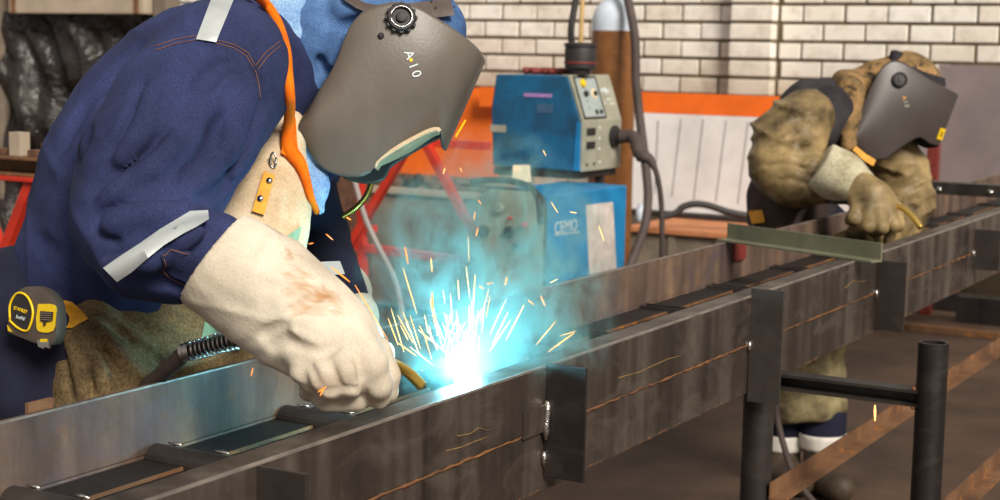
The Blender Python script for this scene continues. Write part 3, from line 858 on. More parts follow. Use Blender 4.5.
for k, (x, y, r, lab) in enumerate(scr):
    c = on_s(x, y, sc + 0.2); c[2] = zc - 0.08
    sd = SDF()
    for j in range(4):
        a = c + np.array([rnd.uniform(-r, r) * 0.3, rnd.uniform(-.05, .05), 0.03 + rnd.uniform(0, r)])
        b_ = c + np.array([rnd.uniform(-r, r) * 0.3, rnd.uniform(-.05, .05), 0.03 + rnd.uniform(0, r)])
        sd.cone(a, b_, 0.02, 0.03, 0.01)
    sd.cone(c + np.array([0, 0, 0.03]), c + np.array([0.02, 0, 0.03]), 0.03, 0.03, 0.01)
    link('scrap_metal', sd.mesh('scrap_metal', 0.01), M_['scrap'] if k % 2 == 0 else M_['redbrown'] if k == 3 else M_['steel_dark'], label=lab, cat='scrap', group='scrap pieces in the crate')
cb = on_s(397, 174, sc + 0.1); cb[2] = zc + 0.036
# ------------------------------------------------------------------ wire feeder on top of the welding set
fS = 5.62            # room coordinate of the blue side
n0 = on_s(491, 120, fS) @ N; n1 = on_s(579, 160, fS) @ N
z1 = on_s(530, 75, fS)[2]; z0 = on_s(530, 168, fS)[2]; zk = on_s(575, 122, fS)[2]
ntop = on_s(567, 78, fS) @ N
DW = 0.36
wf = thing('wire_feeder', W(fS + DW / 2, (n0 + n1) / 2, z0), 'blue wire feeder box with a sloping grey control front', 'welding machine')
loop = [(n0 + 0.012, z0), (n1, z0 - 0.002), (n1, zk), (ntop, z1), (n0 + 0.02, z1), (n0, (z0 + z1) / 2 + 0.05)]
MB().prism([W(fS, a, b_) for a, b_ in loop], DW * U).build('body', M_['blue'], wf, bevel=0.006)
# grey front shell: follows the kinked front profile
fr = [(n1, z0 - 0.004), (n1 + 0.012, z0 - 0.004), (n1 + 0.012, zk + 0.002), (ntop + 0.012, z1 + 0.004), (ntop - 0.03, z1 + 0.004), (ntop - 0.03, z1), (ntop, z1), (n1, zk)]
MB().prism([W(fS + 0.006, a, b_) for a, b_ in fr], (DW - 0.012) * U).build('front_panel', M_['greypanel'], wf, bevel=0.003)
MB().prism([W(fS - 0.003, a, b_) for a, b_ in ((n1 - 0.022, z0), (n1 + 0.002, z0), (n1 + 0.002, zk), (n1 - 0.014, zk))], 0.01 * U).build('edge_strip', M_['blue2'], wf)
# fascia in the plane of the sloping face
A0 = W(fS, n1 + 0.0125, zk); A1 = W(fS, ntop + 0.0125, z1)
up = (A1 - A0) / np.linalg.norm(A1 - A0); nrm = np.cross(U, up); nrm = nrm if nrm @ N > 0 else -nrm
SL = np.linalg.norm(A1 - A0)
def FA(u, v, o=0.0): return A0 + U * (u * DW) + up * (v * SL) + nrm * o
def fquad(name, u0, u1, v0, v1, o, mat, parent=wf, t=0.004):
    return MB().box8([FA(u0, v0, o - t), FA(u1, v0, o - t), FA(u1, v1, o - t), FA(u0, v1, o - t), FA(u0, v0, o), FA(u1, v0, o), FA(u1, v1, o), FA(u0, v1, o)]).build(name, mat, parent, bevel=0.001)
fa = fquad('fascia', 0.07, 0.57, 0.10, 0.95, 0.004, M_['lightpanel'])
for (u0, u1, v0, v1) in ((0.05, 0.59, 0.06, 0.10), (0.05, 0.59, 0.95, 0.99), (0.05, 0.07, 0.10, 0.95), (0.57, 0.59, 0.10, 0.95)):
    fquad('fascia_frame', u0, u1, v0, v1, 0.006, M_['black'], fa)
def fknob(name, u, v, r, h, mat): MB().lathe(FA(u, v, 0.004), nrm, [(r, 0), (r, h * 0.8), (r * 0.8, h)], 16).build(name, mat, fa, smooth=True)
fknob('button', 0.22, 0.83, 0.017, 0.012, M_['yellow'])
fknob('dial', 0.44, 0.60, 0.021, 0.003, M_['cream']); fknob('dial_knob', 0.44, 0.60, 0.010, 0.014, M_['black'])
fknob('switch', 0.22, 0.60, 0.012, 0.014, M_['black'])
for q in ((0.22, 0.45), (0.22, 0.30)): fknob('indicator', q[0], q[1], 0.005, 0.004, M_['greenpanel'])
for q in ((0.38, 0.2), (0.49, 0.2)): fknob('socket', q[0], q[1], 0.010, 0.006, M_['black'])
for (u0, u1, v0, v1) in ((0.66, 0.72, 0.64, 0.72), (0.74, 0.80, 0.6, 0.74), (0.82, 0.86, 0.62, 0.70), (0.74, 0.84, 0.46, 0.49), (0.66, 0.70, 0.38, 0.41), (0.78, 0.9, 0.36, 0.39)):
    fquad('print_mark', u0, u1, v0, v1, 0.0012, M_['letters'], wf, 0.002)
# lower vertical front: switches, screws, hose socket
def FB(u, z, o=0.0): return W(fS + u * DW, n1 + 0.0125 + o, z)
hb = zk - z0
for k, zz in enumerate((z0 + hb * 0.80, z0 + hb * 0.52)):
    MB().boxw(fS + 0.10 * DW, fS + 0.30 * DW, n1 + 0.012, n1 + 0.018, zz - 0.014, zz + 0.014).build('rocker_switch', M_['black'], wf, bevel=0.002)
for (u, t) in ((0.42, 0.86), (0.42, 0.64), (0.42, 0.42), (0.12, 0.12), (0.30, 0.12), (0.44, 0.14)):
    MB().lathe(FB(u, z0 + hb * t), N, [(0.007, 0), (0.007, 0.002), (0.003, 0.003)], 8).build('screw', M_['letters'] if u > .4 else M_['black'], wf)
so4 = FB(0.78, z0 + hb * 0.66)
MB().lathe(so4, N, [(0.045, 0), (0.045, 0.012), (0.03, 0.016), (0.03, 0.03)], 20).build('hose_socket', M_['black'], wf, smooth=True)
sp = P(640, 157, (so4 - CAM) @ CF - 0.12)
hose = thing('torch_hose', so4 + N * 0.03, 'ribbed black hose plugged into the wire feeder front and hanging down', 'hose')
d0 = (so4 - CAM) @ CF
pts = spline([so4 + N * 0.031, so4 + N * 0.09, P(640, 154, d0 - 0.10), P(650, 160, d0 - 0.12), P(657, 175, d0 - 0.12), P(661, 200, d0 - 0.1), P(662, 230, d0 - 0.08), P(662, 300, d0 - 0.02)], 10)
m = len(pts)
rr = [0.027 + 0.003 * math.sin(i * 2.1) if i < 24 else max(0.011, 0.027 - 0.0012 * (i - 24)) for i in range(m)]
MB().tube(pts, rr, 10).build('sleeve', M_['hose'], hose, smooth='all')
# marks on the blue side
def side_text(body, x, y, size, mat, parent=wf):
    p = on_s(x, y, fS - 0.0015); text_mesh('lettering', body, p, N, Z, size, mat, parent, 0.0005)
MB().boxw(fS - 0.002, fS + 0.001, on_s(524, 95, fS) @ N, on_s(552, 95, fS) @ N, on_s(538, 97, fS)[2], on_s(538, 93.5, fS)[2]).build('lilac_label', plain('lilac print', srgb(170, 130, 190), 0.5, bmp=0), wf)
MB().boxw(fS - 0.002, fS + 0.001, on_s(537, 110, fS) @ N, on_s(553, 110, fS) @ N, on_s(545, 113, fS)[2], on_s(545, 104, fS)[2]).build('rating_plate', plain('faded blue plate', srgb(60, 96, 128), 0.5, bmp=0), wf)
MB().boxw(fS - 0.006, fS + 0.001, on_s(491, 130, fS) @ N, on_s(506, 130, fS) @ N, on_s(498, 132, fS)[2], on_s(498, 125, fS)[2]).build('latch', M_['greypanel'], wf, bevel=0.001)
# red cloth on top of the feeder
c = on_s(520, 72, fS + 0.12)
sd = SDF()
for k in range(5):
    a = W(fS + 0.12 + rnd.uniform(-.05, .05), n0 + 0.10 + 0.04 * k, z1 + 0.016)
    sd.cone(a, a + np.array([0.03, 0.02, 0.0]), 0.015, 0.013, 0.02)
link('rag', sd.mesh('rag', 0.006), M_['redbrown'], label='crumpled dark red rag lying on the wire feeder', cat='rag')
# black wire-reel adapter with a lance standing on the feeder
bp = on_s(580, 72, fS + 0.10); bp = W(fS + 0.10, bp @ N, z1 + 0.0045)
can = thing('spool_cup', bp, 'black threaded cup standing on the wire feeder', 'cup')
k_ = ((bp - CAM) @ CF) / FPX
MB().lathe(bp, Z, [(10 * k_, 0), (11 * k_, 5 * k_), (15.5 * k_, 7 * k_), (16 * k_, 24 * k_), (15 * k_, 27 * k_), (16.5 * k_, 28 * k_), (16.5 * k_, 31 * k_), (13 * k_, 32 * k_), (12.5 * k_, 20 * k_)], 24).build('cup_body', M_['black'], can, smooth=True)
MB().lathe(bp, Z, [(16.3 * k_, 11 * k_), (16.6 * k_, 12 * k_), (16.3 * k_, 13 * k_)], 24).build('ring', M_['redbrown'], can, smooth=True)
MB().lathe(bp, Z, [(9 * k_, -0.003 * 0), (9.5 * k_, 4.5 * k_)], 16).build('neck', M_['chrome'], can, smooth=True)
b2 = bp + Z * 21 * k_
MB().tube([b2, b2 + Z * 0.02, P(582, 10, (bp - CAM) @ CF), P(584, -25, (bp - CAM) @ CF)], 2.3 * k_, 8).build('welding_rod', plain('tan rod coating', srgb(190, 156, 100), 0.6), label='tan rod standing upright in the black cup', cat='rod', smooth='all')
MB().tube(pspl([(572, 46, 6.45), (571, 30, 6.5), (574, 10, 6.55), (578, -10, 6.6), (582, -30, 6.6)]), 0.014, 8).build('feed_hose', M_['black'], smooth='all', label='black feed hose rising from the cup beside the tan rod', cat='hose')

# ------------------------------------------------------------------ welding power source below
dc = 5.75
C0 = P(546, 196, dc); zT = C0[2]
sdv = np.array([0.52, 0.854, 0]); fdv = np.array([-0.854, 0.52, 0])
LS = 0.64; LF = 0.28
ps = thing('power_source', C0 + sdv * LS / 2 + fdv * LF / 2 - Z * zT, 'blue welding power source with a pale green front and a paper sheet on its side', 'welding machine')
def PS(a, b_, z): return np.array([C0[0], C0[1], 0]) + sdv * a + fdv * b_ + Z * z
MB().box8([PS(0.012, 0, 0.10), PS(LS, 0, 0.10), PS(LS, LF, 0.10), PS(0.012, LF, 0.10), PS(0.012, 0, zT), PS(LS, 0, zT), PS(LS, LF, zT), PS(0.012, LF, zT)]).build('body', M_['blue2'], ps, bevel=0.006)
prof = [(0.0, 0.10), (LF, 0.10), (LF, zT - 0.05), (LF - 0.015, zT - 0.01), (LF - 0.05, zT + 0.012), (0.05, zT + 0.012), (0.015, zT - 0.01), (0.0, zT - 0.05)]
MB().prism([PS(-0.02, a, b_) for a, b_ in prof], sdv * 0.03).build('front_panel', M_['greenpanel'], ps, bevel=0.004)
MB().prism([PS(-0.012, a * 1.02 - 0.003, b_ + 0.008 if b_ > 0.3 else b_) for a, b_ in prof], sdv * 0.02).build('bezel', M_['black'], ps)
def fpx(x, y):   # front plane point from a pixel
    v = RAY(x, y); q = PS(-0.021, 0, 0); t = ((q - CAM) @ sdv) / (v @ sdv); return CAM + t * v
for (x, y, r, mat, nm) in ((525, 225, 0.010, 'redknob', 'lamp_red'), (511, 218, 0.006, 'redknob', 'lamp_red'), (510, 232, 0.022, 'black', 'knob'), (484, 231, 0.022, 'black', 'knob'), (500, 208, 0.02, 'greenpanel', 'dial'), (517, 245, 0.012, 'black', 'switch')):
    MB().lathe(fpx(x, y), -sdv, [(r, 0), (r, 0.014), (r * 0.75, 0.02)], 14).build(nm, M_[mat], ps, smooth=True)
for a in (0.05, LS - 0.08):
    for b_ in (0.02, LF - 0.02):
        MB().lathe(PS(a, b_, 0.05), fdv, [(0.05, -0.015), (0.05, 0.015)], 16).build('wheel', M_['black'], ps, smooth=True)
def side_px(x, y, o=0.002):
    v = RAY(x, y); q = PS(0, -o, 0); t = ((q - CAM) @ fdv) / (v @ fdv); return CAM + t * v
qq = [side_px(x, y) for x, y in ((586, 205), (613, 202), (617, 278), (590, 282))]
MB().box8([p + fdv * 0.0015 for p in qq] + qq).build('paper_sheet', M_['paper'], ps)
text_mesh('lettering', 'CEMO', side_px(566, 227, 0.0015), sdv, Z, 0.062, M_['letters'], ps, 0.0008, 'white raised lettering on the blue side')
a_, b_ = side_px(554, 235), side_px(580, 232)
MB().bar(a_, b_, 0.002, 0.004).build('underline', M_['letters'], ps)
# rack that carries the feeder above the power source
rk = thing('feeder_stand', W(fS + DW / 2, (n0 + n1) / 2, 0), 'dark steel stand carrying the wire feeder above the power source', 'stand')
for (a, b_) in ((fS + 0.235, n0 + 0.03), (fS + 0.235, n1 - 0.03)):
    MB().boxw(a, a + 0.03, b_ - 0.015, b_ + 0.015, 0, z0 - 0.036).build('post', M_['steel_dark'], rk)
MB().boxw(fS + 0.01, fS + DW - 0.002, n0 + 0.01, n1 - 0.01, z0 - 0.035, z0 - 0.004).build('deck', M_['steel_dark'], rk, bevel=0.003)
# card and red white tape on the machine
pc = P(513, 174, dc + 0.35)
MB().box8([P(x, y, dc + 0.30 + e) for e in (0, 0.004) for x, y in ((512, 181), (531, 182), (530, 165), (513, 165))]).build('card', M_['cream'], label='small cream card stuck between feeder and power source', cat='card')
# thick dark cable draped over the machine top
MB().tube(pspl([(470, 182, 5.75), (490, 180, 5.75), (510, 181, 5.7), (528, 186, 5.65), (538, 198, 5.6), (541, 225, 5.6)]), 0.012, 8).build('power_cable', M_['black'], smooth='all', label='dark cable draped over the top of the power source', cat='cable')

# ------------------------------------------------------------------ gas cylinder
gd = 8.0
gb = P(611, 150, gd); gb[2] = 0
rg = 22.5 * gd / FPX
zs_ = P(611, 31, gd)[2]
gc = thing('gas_cylinder', gb, 'tall brown gas cylinder with a pale blue shoulder', 'gas cylinder')
MB().lathe(gb, Z, [(rg * 0.9, 0), (rg, 0.02), (rg, zs_)], 32).build('body', M_['brown_cyl'], gc, smooth=True)
MB().lathe(gb, Z, [(rg * 1.001, zs_), (rg * 1.0, zs_ + 0.03), (rg * 0.98, zs_ + 0.06), (rg * 0.91, zs_ + 0.09), (rg * 0.78, zs_ + 0.12), (rg * 0.60, zs_ + 0.14), (rg * 0.4, zs_ + 0.155), (rg * 0.36, zs_ + 0.19), (0.02, zs_ + 0.2)], 32).build('shoulder', M_['white_cyl'], gc, smooth=True)
MB().lathe(gb, Z, [(0.02, zs_ + 0.2), (0.02, zs_ + 0.26), (0.03, zs_ + 0.265), (0.03, zs_ + 0.29)], 16).build('valve', M_['brass'], gc, smooth=True)
MB().tube(pspl([(622, -20, 7.8), (629, 5, 7.75), (635, 40, 7.7), (636, 80, 7.7), (640, 120, 7.7), (645, 160, 7.65), (648, 195, 7.6), (645, 225, 7.55), (636, 250, 7.5), (628, 275, 7.45), (620, 340, 7.4)]), [0.022] * 81, 10).build('gas_hose', M_['hose'], smooth='all', label='thick dusty hose hanging down beside the gas cylinder', cat='hose')
# brass bent tube and pale cable hanging behind the front welder
MB().tube(pspl([(371, 172, 2.84), (371, 184, 2.84), (366, 196, 2.84), (357, 207, 2.84), (344, 216, 2.84), (328, 224, 2.84)]), 0.0056, 10).build('brass_tube', M_['brass'], smooth='all', label='bent brass tube below the front welding mask', cat='tube')
MB().tube(pspl([(351, 168, 5.0), (357, 190, 5.0), (366, 220, 5.0), (380, 250, 5.0), (393, 275, 5.0), (400, 300, 5.0), (402, 330, 5.0), (400, 420, 5.0), (402, 618, 5.0)]), 0.009, 8).build('grey_cable', M_['cable'], smooth='all', label='pale grey cable hanging in front of the red A frame', cat='cable')

# ------------------------------------------------------------------ welding helmets
def arc_pts(poly, n):
    p = np.array(poly, float); L = np.r_[0, np.cumsum(np.linalg.norm(np.diff(p, axis=0), axis=1))]
    t = np.linspace(0, L[-1], n); return np.stack([np.interp(t, L, p[:, i]) for i in range(p.shape[1])], 1)
def smooth_poly(poly, n=10): return np.array(spline([np.array(q, float) for q in poly], n))
def helmet_shell(top, bot, d, wpx, yaw=0.0, ns=44, nv=40, npw=3.6, skew=(0, 0)):
    """top / bot: outline polylines in px from the rear edge to the front edge; returns (outer grid points MB, fn)"""
    T = arc_pts(top, ns); B = arc_pts(bot, ns)
    k = d / FPX
    cols = []
    th = [math.pi * i / (2 * ns - 2) for i in range(2 * ns - 1)]
    def pt(s, c, v):
        i = s * (ns - 1); i0 = int(min(i, ns - 2)); f = i - i0
        a = T[i0] * (1 - f) + T[i0 + 1] * f; b = B[i0] * (1 - f) + B[i0 + 1] * f
        q = a * (1 - v) + b * v
        bul = 0.80 + 0.20 * math.sin(math.pi * min(1, 0.18 + v * 0.8))
        al = 1 - s ** 4
        return P(q[0], q[1], d - wpx * k * al) + CF * ((c * bul + al) * wpx * k) + CR * (skew[0] * (c + al) * k) - CU * (skew[1] * (c + al) * k)
    g = []
    for t in th:
        cc = math.cos(t); ss = math.sin(t)
        c = -math.copysign(abs(cc) ** (2 / npw), cc); s = abs(ss) ** (2 / npw)
        g.append([pt(s, c, v) for v in np.linspace(0, 1, nv)])
    return MB().grid(g), pt
M_['mask'] = plain('matt grey mask plastic', srgb(98, 90, 82), 0.40, var=0.12, scale=14, bmp=0.08, bscale=160)
M_['mask2'] = plain('dark mask plastic', srgb(66, 58, 56), 0.40, var=0.10, scale=14, bmp=0.05, bscale=160)
M_['denim'] = cloth('navy work cloth', srgb(50, 58, 98), srgb(27, 32, 58), 5.0, 560, 0.6, wrk=(9.0, 0.5, 0.9, (1, 1, 0.8)))
M_['navy_dark'] = cloth('dark navy trousers', srgb(36, 38, 58), srgb(20, 21, 36), 7.0)
M_['hood'] = cloth('washed blue denim', srgb(88, 122, 168), srgb(36, 64, 108), 9.0, 500, 0.5, wrk=(7.0, 0.5, 1.0, (1, 1, 0.6)))
M_['cape'] = cloth('bleached blue denim', srgb(150, 182, 216), srgb(92, 130, 178), 12.0, 480, 0.6)
M_['orange_cloth'] = cloth('orange piping cloth', srgb(250, 128, 10), srgb(214, 92, 6), 20, 700, 0.25)
M_['reflect'] = plain('silver reflective tape', srgb(190, 196, 196), 0.42, 0.25, var=0.12, scale=20)
M_['leather'] = cloth('pale split leather', srgb(216, 205, 186), srgb(168, 154, 134), 5.0, 300, 0.12, 0.85, 0.3, (srgb(176, 134, 96), 9.0, 0.60), wrk=(8.0, 0.5, 0.8, (1, 1, 1)))
M_['bib'] = cloth('cream leather bib', srgb(222, 202, 172), srgb(182, 156, 122), 9.0, 300, 0.2, 0.85, 0.3)
M_['apron'] = cloth('scorched brown leather', srgb(134, 112, 76), srgb(66, 52, 38), 8.0, 220, 0.6, 0.75, 0.6, wrk=(7.0, 0.7, 0.8, (1.6, 1.6, 0.5)))
M_['mustard'] = plain('mustard leather', srgb(226, 156, 24), 0.6, var=0.3, scale=40)
M_['thread'] = plain('orange thread', srgb(128, 82, 52), 0.8, var=0.2, bmp=0)
M_['strap'] = plain('dark brown strap plastic', srgb(74, 60, 54), 0.5, var=0.15)
M_['skin'] = plain('skin', srgb(190, 140, 116), 0.6, var=0.1)
M_['mint'] = cloth('mint lining', srgb(150, 186, 160), srgb(120, 156, 130), 9)
M_['tan'] = cloth('tan suede', srgb(166, 142, 98), srgb(46, 37, 26), 7.0, 200, 0.15, 0.48, 0.10, wrk=(7.0, 0.7, 0.8, (1, 1, 1.4)))
M_['skirt'] = cloth('sooty olive suede', srgb(160, 146, 108), srgb(80, 70, 50), 14.0, 200, 0.3, 0.8, 0.4, wrk=(8.0, 0.9, 0.8, (1, 1, 1)))
M_['suede_pale'] = cloth('pale grey suede', srgb(204, 198, 172), srgb(140, 130, 102), 9.0, 200, 0.4, 0.8, 0.5, wrk=(6.0, 0.8, 0.8, (1, 1, 1)))
M_['vest'] = cloth('charcoal vest cloth', srgb(62, 58, 62), srgb(40, 37, 40), 8.0)
M_['dark_apron'] = cloth('dark brown apron', srgb(70, 56, 50), srgb(44, 36, 34), 8.0)
M_['camo'] = cloth('brown camouflage cloth', srgb(164, 128, 84), srgb(92, 78, 52), 22.0, 500, 0.3, 0.9, 0.25, (srgb(54, 46, 36), 20.0, 0.52))
M_['boot'] = plain('worn brown boot leather', srgb(74, 60, 47), 0.6, var=0.35, scale=20)
M_['white_tape'] = plain('white reflective band', srgb(226, 220, 210), 0.5, var=0.15, scale=30)

# ------------------------------------------------------------------ front welder
pelv = P(60, 330, 2.50)
per = thing('person', (pelv[0], pelv[1], 0), 'welder in navy jacket and grey mask bending over the frame with a torch', 'person')
def leg_chain(sd, hip, knee, ankle, toe, r, k=0.02):
    sd.cone(hip, knee, r[0], r[1], k); sd.cone(knee, ankle, r[1], r[2], k)
# body (mostly covered): pelvis, torso, head, both arms with hands, both legs with feet
body = SDF()
hipR, hipL = P(70, 350, 2.46), P(70, 350, 2.72)
shR, shL = P(222, 75, 2.40), P(275, 95, 2.80)
pc_ = P(95, 310, 2.58); ch_ = P(235, 90, 2.60)
body.cone(pc_, (pc_ + ch_) / 2, 0.12, 0.12, 0.05).cone((pc_ + ch_) / 2, ch_, 0.12, 0.10, 0.05)
hd = P(395, 50, 2.62)
body.cone(ch_, P(330, 62, 2.61), 0.07, 0.06, 0.03).ell(hd, (CR, CU, CF), (0.10, 0.10, 0.075), 0.03)
for hp, dx in ((hipR, -0.02), (hipL, 0.02)):
    kn = np.array([hp[0] + 0.10, hp[1] + 0.05, 0.50]); an = np.array([hp[0] - 0.02, hp[1] + 0.06, 0.09])
    body.cone(pc_, hp, 0.10, 0.085, 0.04).cone(hp, kn, 0.082, 0.055, 0.02).cone(kn, an, 0.055, 0.04, 0.02)
    body.cone(np.array([an[0] - 0.03, an[1], 0.04]), np.array([an[0] + 0.17, an[1], 0.035]), 0.038, 0.03, 0.02)
body.px([(222, 75, 2.40, 45), (135, 225, 2.20, 34), (225, 268, 2.13, 28), (330, 350, 2.13, 24)], 0.02)
body.px([(275, 95, 2.80, 40), (322, 235, 2.86, 26), (352, 305, 2.66, 20)], 0.02)
link('body', body.mesh('body', 0.012), M_['navy_dark'], per)
# trousers
tro = SDF()
for hp in (hipR, hipL):
    kn = np.array([hp[0] + 0.10, hp[1] + 0.05, 0.50]); an = np.array([hp[0] - 0.02, hp[1] + 0.06, 0.12])
    tro.cone(P(40, 335, 2.56), hp, 0.12, 0.105, 0.05).cone(hp, kn, 0.105, 0.078, 0.03).cone(kn, an, 0.078, 0.066, 0.03)
tro.px([(20, 310, 2.50, 62), (20, 360, 2.46, 66), (40, 400, 2.44, 60)], 0.05)
tro.wave(folds(0.006, (0.4, 0.1, 1), 60, 0.4))
tro.cut(np.array([0, 0, 0.10]), np.array([0, 0, -1.]))
link('trousers', tro.mesh('trousers', 0.009), M_['navy_dark'], per)
for hp in (hipR, hipL):
    an = np.array([hp[0] - 0.02, hp[1] + 0.06, 0.09])
    bt = SDF().cone(an + [0, 0, 0.06], an - [0, 0, 0.03], 0.055, 0.05, 0.02).cone(np.array([an[0] - 0.03, an[1], 0.047]), np.array([an[0] + 0.18, an[1], 0.042]), 0.046, 0.04, 0.02).cut(np.array([0, 0, 0.002]), np.array([0, 0, -1.]))
    link('boot', bt.mesh('boot', 0.008), M_['black'], per)
# jacket: torso and both sleeves
jk = SDF()
jk.px([(112, 330, 2.52, 88), (118, 270, 2.52, 92), (140, 185, 2.53, 94), (172, 135, 2.54, 94), (212, 100, 2.56, 90), (252, 82, 2.58, 78)], 0.05)
jk.px([(112, 330, 2.62, 84), (140, 185, 2.66, 90), (212, 100, 2.70, 84), (258, 85, 2.72, 66)], 0.05)
jk.px([(225, 60, 2.44, 62), (218, 78, 2.38, 70), (186, 120, 2.32, 74), (156, 170, 2.27, 74), (138, 218, 2.22, 64)], 0.03)
jk.px([(138, 218, 2.22, 60), (150, 246, 2.18, 50), (178, 254, 2.15, 45), (212, 253, 2.13, 41)], 0.03)
jk.px([(262, 92, 2.78, 62), (296, 170, 2.84, 52), (318, 232, 2.88, 34), (322, 245, 2.86, 32), (338, 285, 2.74, 24)], 0.03)
# large folds
JG = [([(100, 218), (112, 209), (140, 206), (170, 205), (190, 202), (206, 197)], 6, 0.012), ([(100, 218), (103, 228), (116, 240)], 5, 0.014), ([(257, 68), (258, 86), (252, 104), (243, 128), (238, 152), (232, 176), (212, 196)], 7, 0.014), ([(268, 96), (258, 128), (240, 164), (222, 196)], 5, 0.012), ([(276, 128), (262, 150), (244, 176), (226, 204)], 5, 0.012), ([(142, 84), (140, 106), (128, 132), (112, 152)], 3.5, 0.02), ([(170, 132), (150, 154), (124, 168), (96, 190)], 3.5, 0.02), ([(224, 120), (206, 156), (186, 180)], 5, 0.02), ([(196, 44), (215, 43), (240, 49), (256, 67)], 2.4, 0.006), ([(155, 52), (175, 45), (196, 42)], 2.4, 0.006), ([(118, 262), (140, 254), (160, 240), (182, 226)], 4, 0.012), ([(150, 284), (168, 282), (190, 292)], 4, 0.014), ([(60, 150), (80, 112), (112, 76), (148, 44)], 6, 0.016), ([(72, 262), (66, 226), (70, 180), (88, 132)], 7, 0.02), ([(40, 240), (60, 262), (84, 290)], 5, 0.02), ([(200, 90), (214, 70), (236, 60)], 4, 0.02)]
JR = [([(106, 226), (130, 217), (160, 214), (186, 211)], 8, 0.02), ([(248, 78), (247, 100), (236, 130), (230, 158)], 6, 0.02), ([(110, 268), (140, 258), (164, 244), (190, 230)], 7, 0.016), ([(264, 110), (252, 142), (234, 176)], 5, 0.014), ([(152, 88), (148, 112), (136, 138), (120, 160)], 4, 0.02), ([(180, 134), (160, 160), (134, 178), (104, 198)], 4, 0.02)]
jk.crease([(72, 250, 2.22), (72, 180, 2.28), (96, 110, 2.34), (150, 48, 2.38)], 5, 0.02)
jk.px([(110, 262, 2.09, 9), (150, 262, 2.06, 8), (200, 232, 2.06, 7)], 0.02)
jk.wave(ridges(0.006, (0.75, 0.2, -0.6), 26, 0.3, 1.5, 4.0))
jk.wave(ridges(0.004, (0.9, 0.1, 0.5), 40, 1.9, 1.8, 4.0))
jk.wave(lambda x, y, z: 0.0014 * np.sin(58 * x + 3 * np.sin(21 * z)) * np.sin(44 * z + 2 * np.sin(25 * x + 30 * y)))
jk.cut(P(224, 256, 2.13), P(300, 300, 2.13) - P(210, 250, 2.13))
surface_lines(jk, 0.010, JG, JR)
mj = jk.mesh('jacket', 0.0055)
jacket = link('jacket', mj, M_['denim'], per)
bj = bvh_of(mj)
# hood
hdS = SDF()
hdS.ell(P(392, 44, 2.62), (CR, CU, CF), (0.122, 0.125, 0.094), 0.04)
hdS.px([(385, 50, 2.62, 56), (335, 60, 2.62, 60), (286, 66, 2.61, 64)], 0.05)
hdS.crease([(322, 4, 2.53), (330, 24, 2.52), (348, 30, 2.53), (362, 22, 2.53)], 6, 0.02)
hdS.crease([(320, 60, 2.52), (330, 80, 2.52), (322, 110, 2.53)], 5, 0.02)
hdS.wave(folds(0.005, (0.9, 0.2, -0.3), 55, 0.9, wa=1.4))
hdS.wave(lambda x, y, z: 0.002 * np.sin(90 * x + 3 * np.sin(31 * z)) * np.sin(70 * z + 2 * np.sin(35 * x)))
mh = hdS.mesh('hood', 0.0055)
hood = link('hood', mh, M_['hood'], per)
bh = bvh_of(mh)
cp_ = SDF()
cp_.px([(280, 16, 2.58, 32), (282, 50, 2.56, 34), (287, 100, 2.555, 26), (303, 150, 2.53, 15), (314, 185, 2.51, 12), (321, 211, 2.50, 5)], 0.03)
cp_.wave(folds(0.003, (0.9, 0.2, 0.2), 70, 0.3))
cp_.wave(lambda x, y, z: 0.0015 * np.sin(150 * x + 3 * np.sin(61 * z)) * np.sin(130 * z))
mcp = cp_.mesh('hood_cape', 0.0055); link('hood_cape', mcp, M_['cape'], per); bcp = bvh_of(mcp)
# bib of the leather apron
bb = SDF()
bb.px([(282, 130, 2.50, 24), (264, 200, 2.46, 42), (254, 250, 2.44, 46), (250, 285, 2.46, 40)], 0.03)
bb.px([(290, 165, 2.46, 14), (288, 225, 2.44, 18)], 0.02)
bb.crease([(285, 160, 2.40), (277, 200, 2.385), (270, 250, 2.38)], 3, 0.012)
bb.crease([(292, 170, 2.41), (288, 205, 2.40), (281, 250, 2.38)], 2.5, 0.01)
bb.wave(folds(0.003, (0.9, 0.1, 0.2), 60, 0.2))
mb_ = bb.mesh('apron_bib', 0.006)
link('apron_bib', mb_, M_['bib'], per); bbb = bvh_of(mb_)
patch('lining', [(287, 236), (302, 226), (296, 250), (284, 256)], [bbb], M_['mint'], per, off=0.004)
# lap of the brown leather apron
ap = SDF()
ap.px([(98, 325, 2.43, 45), (104, 380, 2.42, 54), (108, 460, 2.42, 60), (110, 560, 2.42, 62)], 0.05)
ap.px([(150, 330, 2.46, 55), (165, 380, 2.50, 58), (170, 560, 2.50, 60)], 0.05)
ap.px([(200, 325, 2.56, 44), (212, 350, 2.62, 46), (214, 380, 2.64, 48), (214, 560, 2.64, 50)], 0.05)
ap.px([(62, 318, 2.40, 11), (58, 360, 2.38, 10), (58, 420, 2.38, 12)], 0.03)
for q in ([(72, 330, 2.31), (80, 370, 2.30), (84, 420, 2.30)], [(88, 350, 2.30), (100, 385, 2.29), (104, 430, 2.29)], [(110, 335, 2.30), (140, 365, 2.30), (150, 390, 2.30)], [(130, 325, 2.31), (170, 345, 2.33), (200, 352, 2.36)]):
    ap.crease(q, 4, 0.02)
ap.wave(folds(0.005, (0.85, 0.1, 0.35), 50, 0.6, wa=1.3))
ap.wave(lambda x, y, z: 0.0015 * np.sin(120 * x + 3 * np.sin(41 * z)) * np.sin(110 * z + 2 * np.sin(35 * x)))
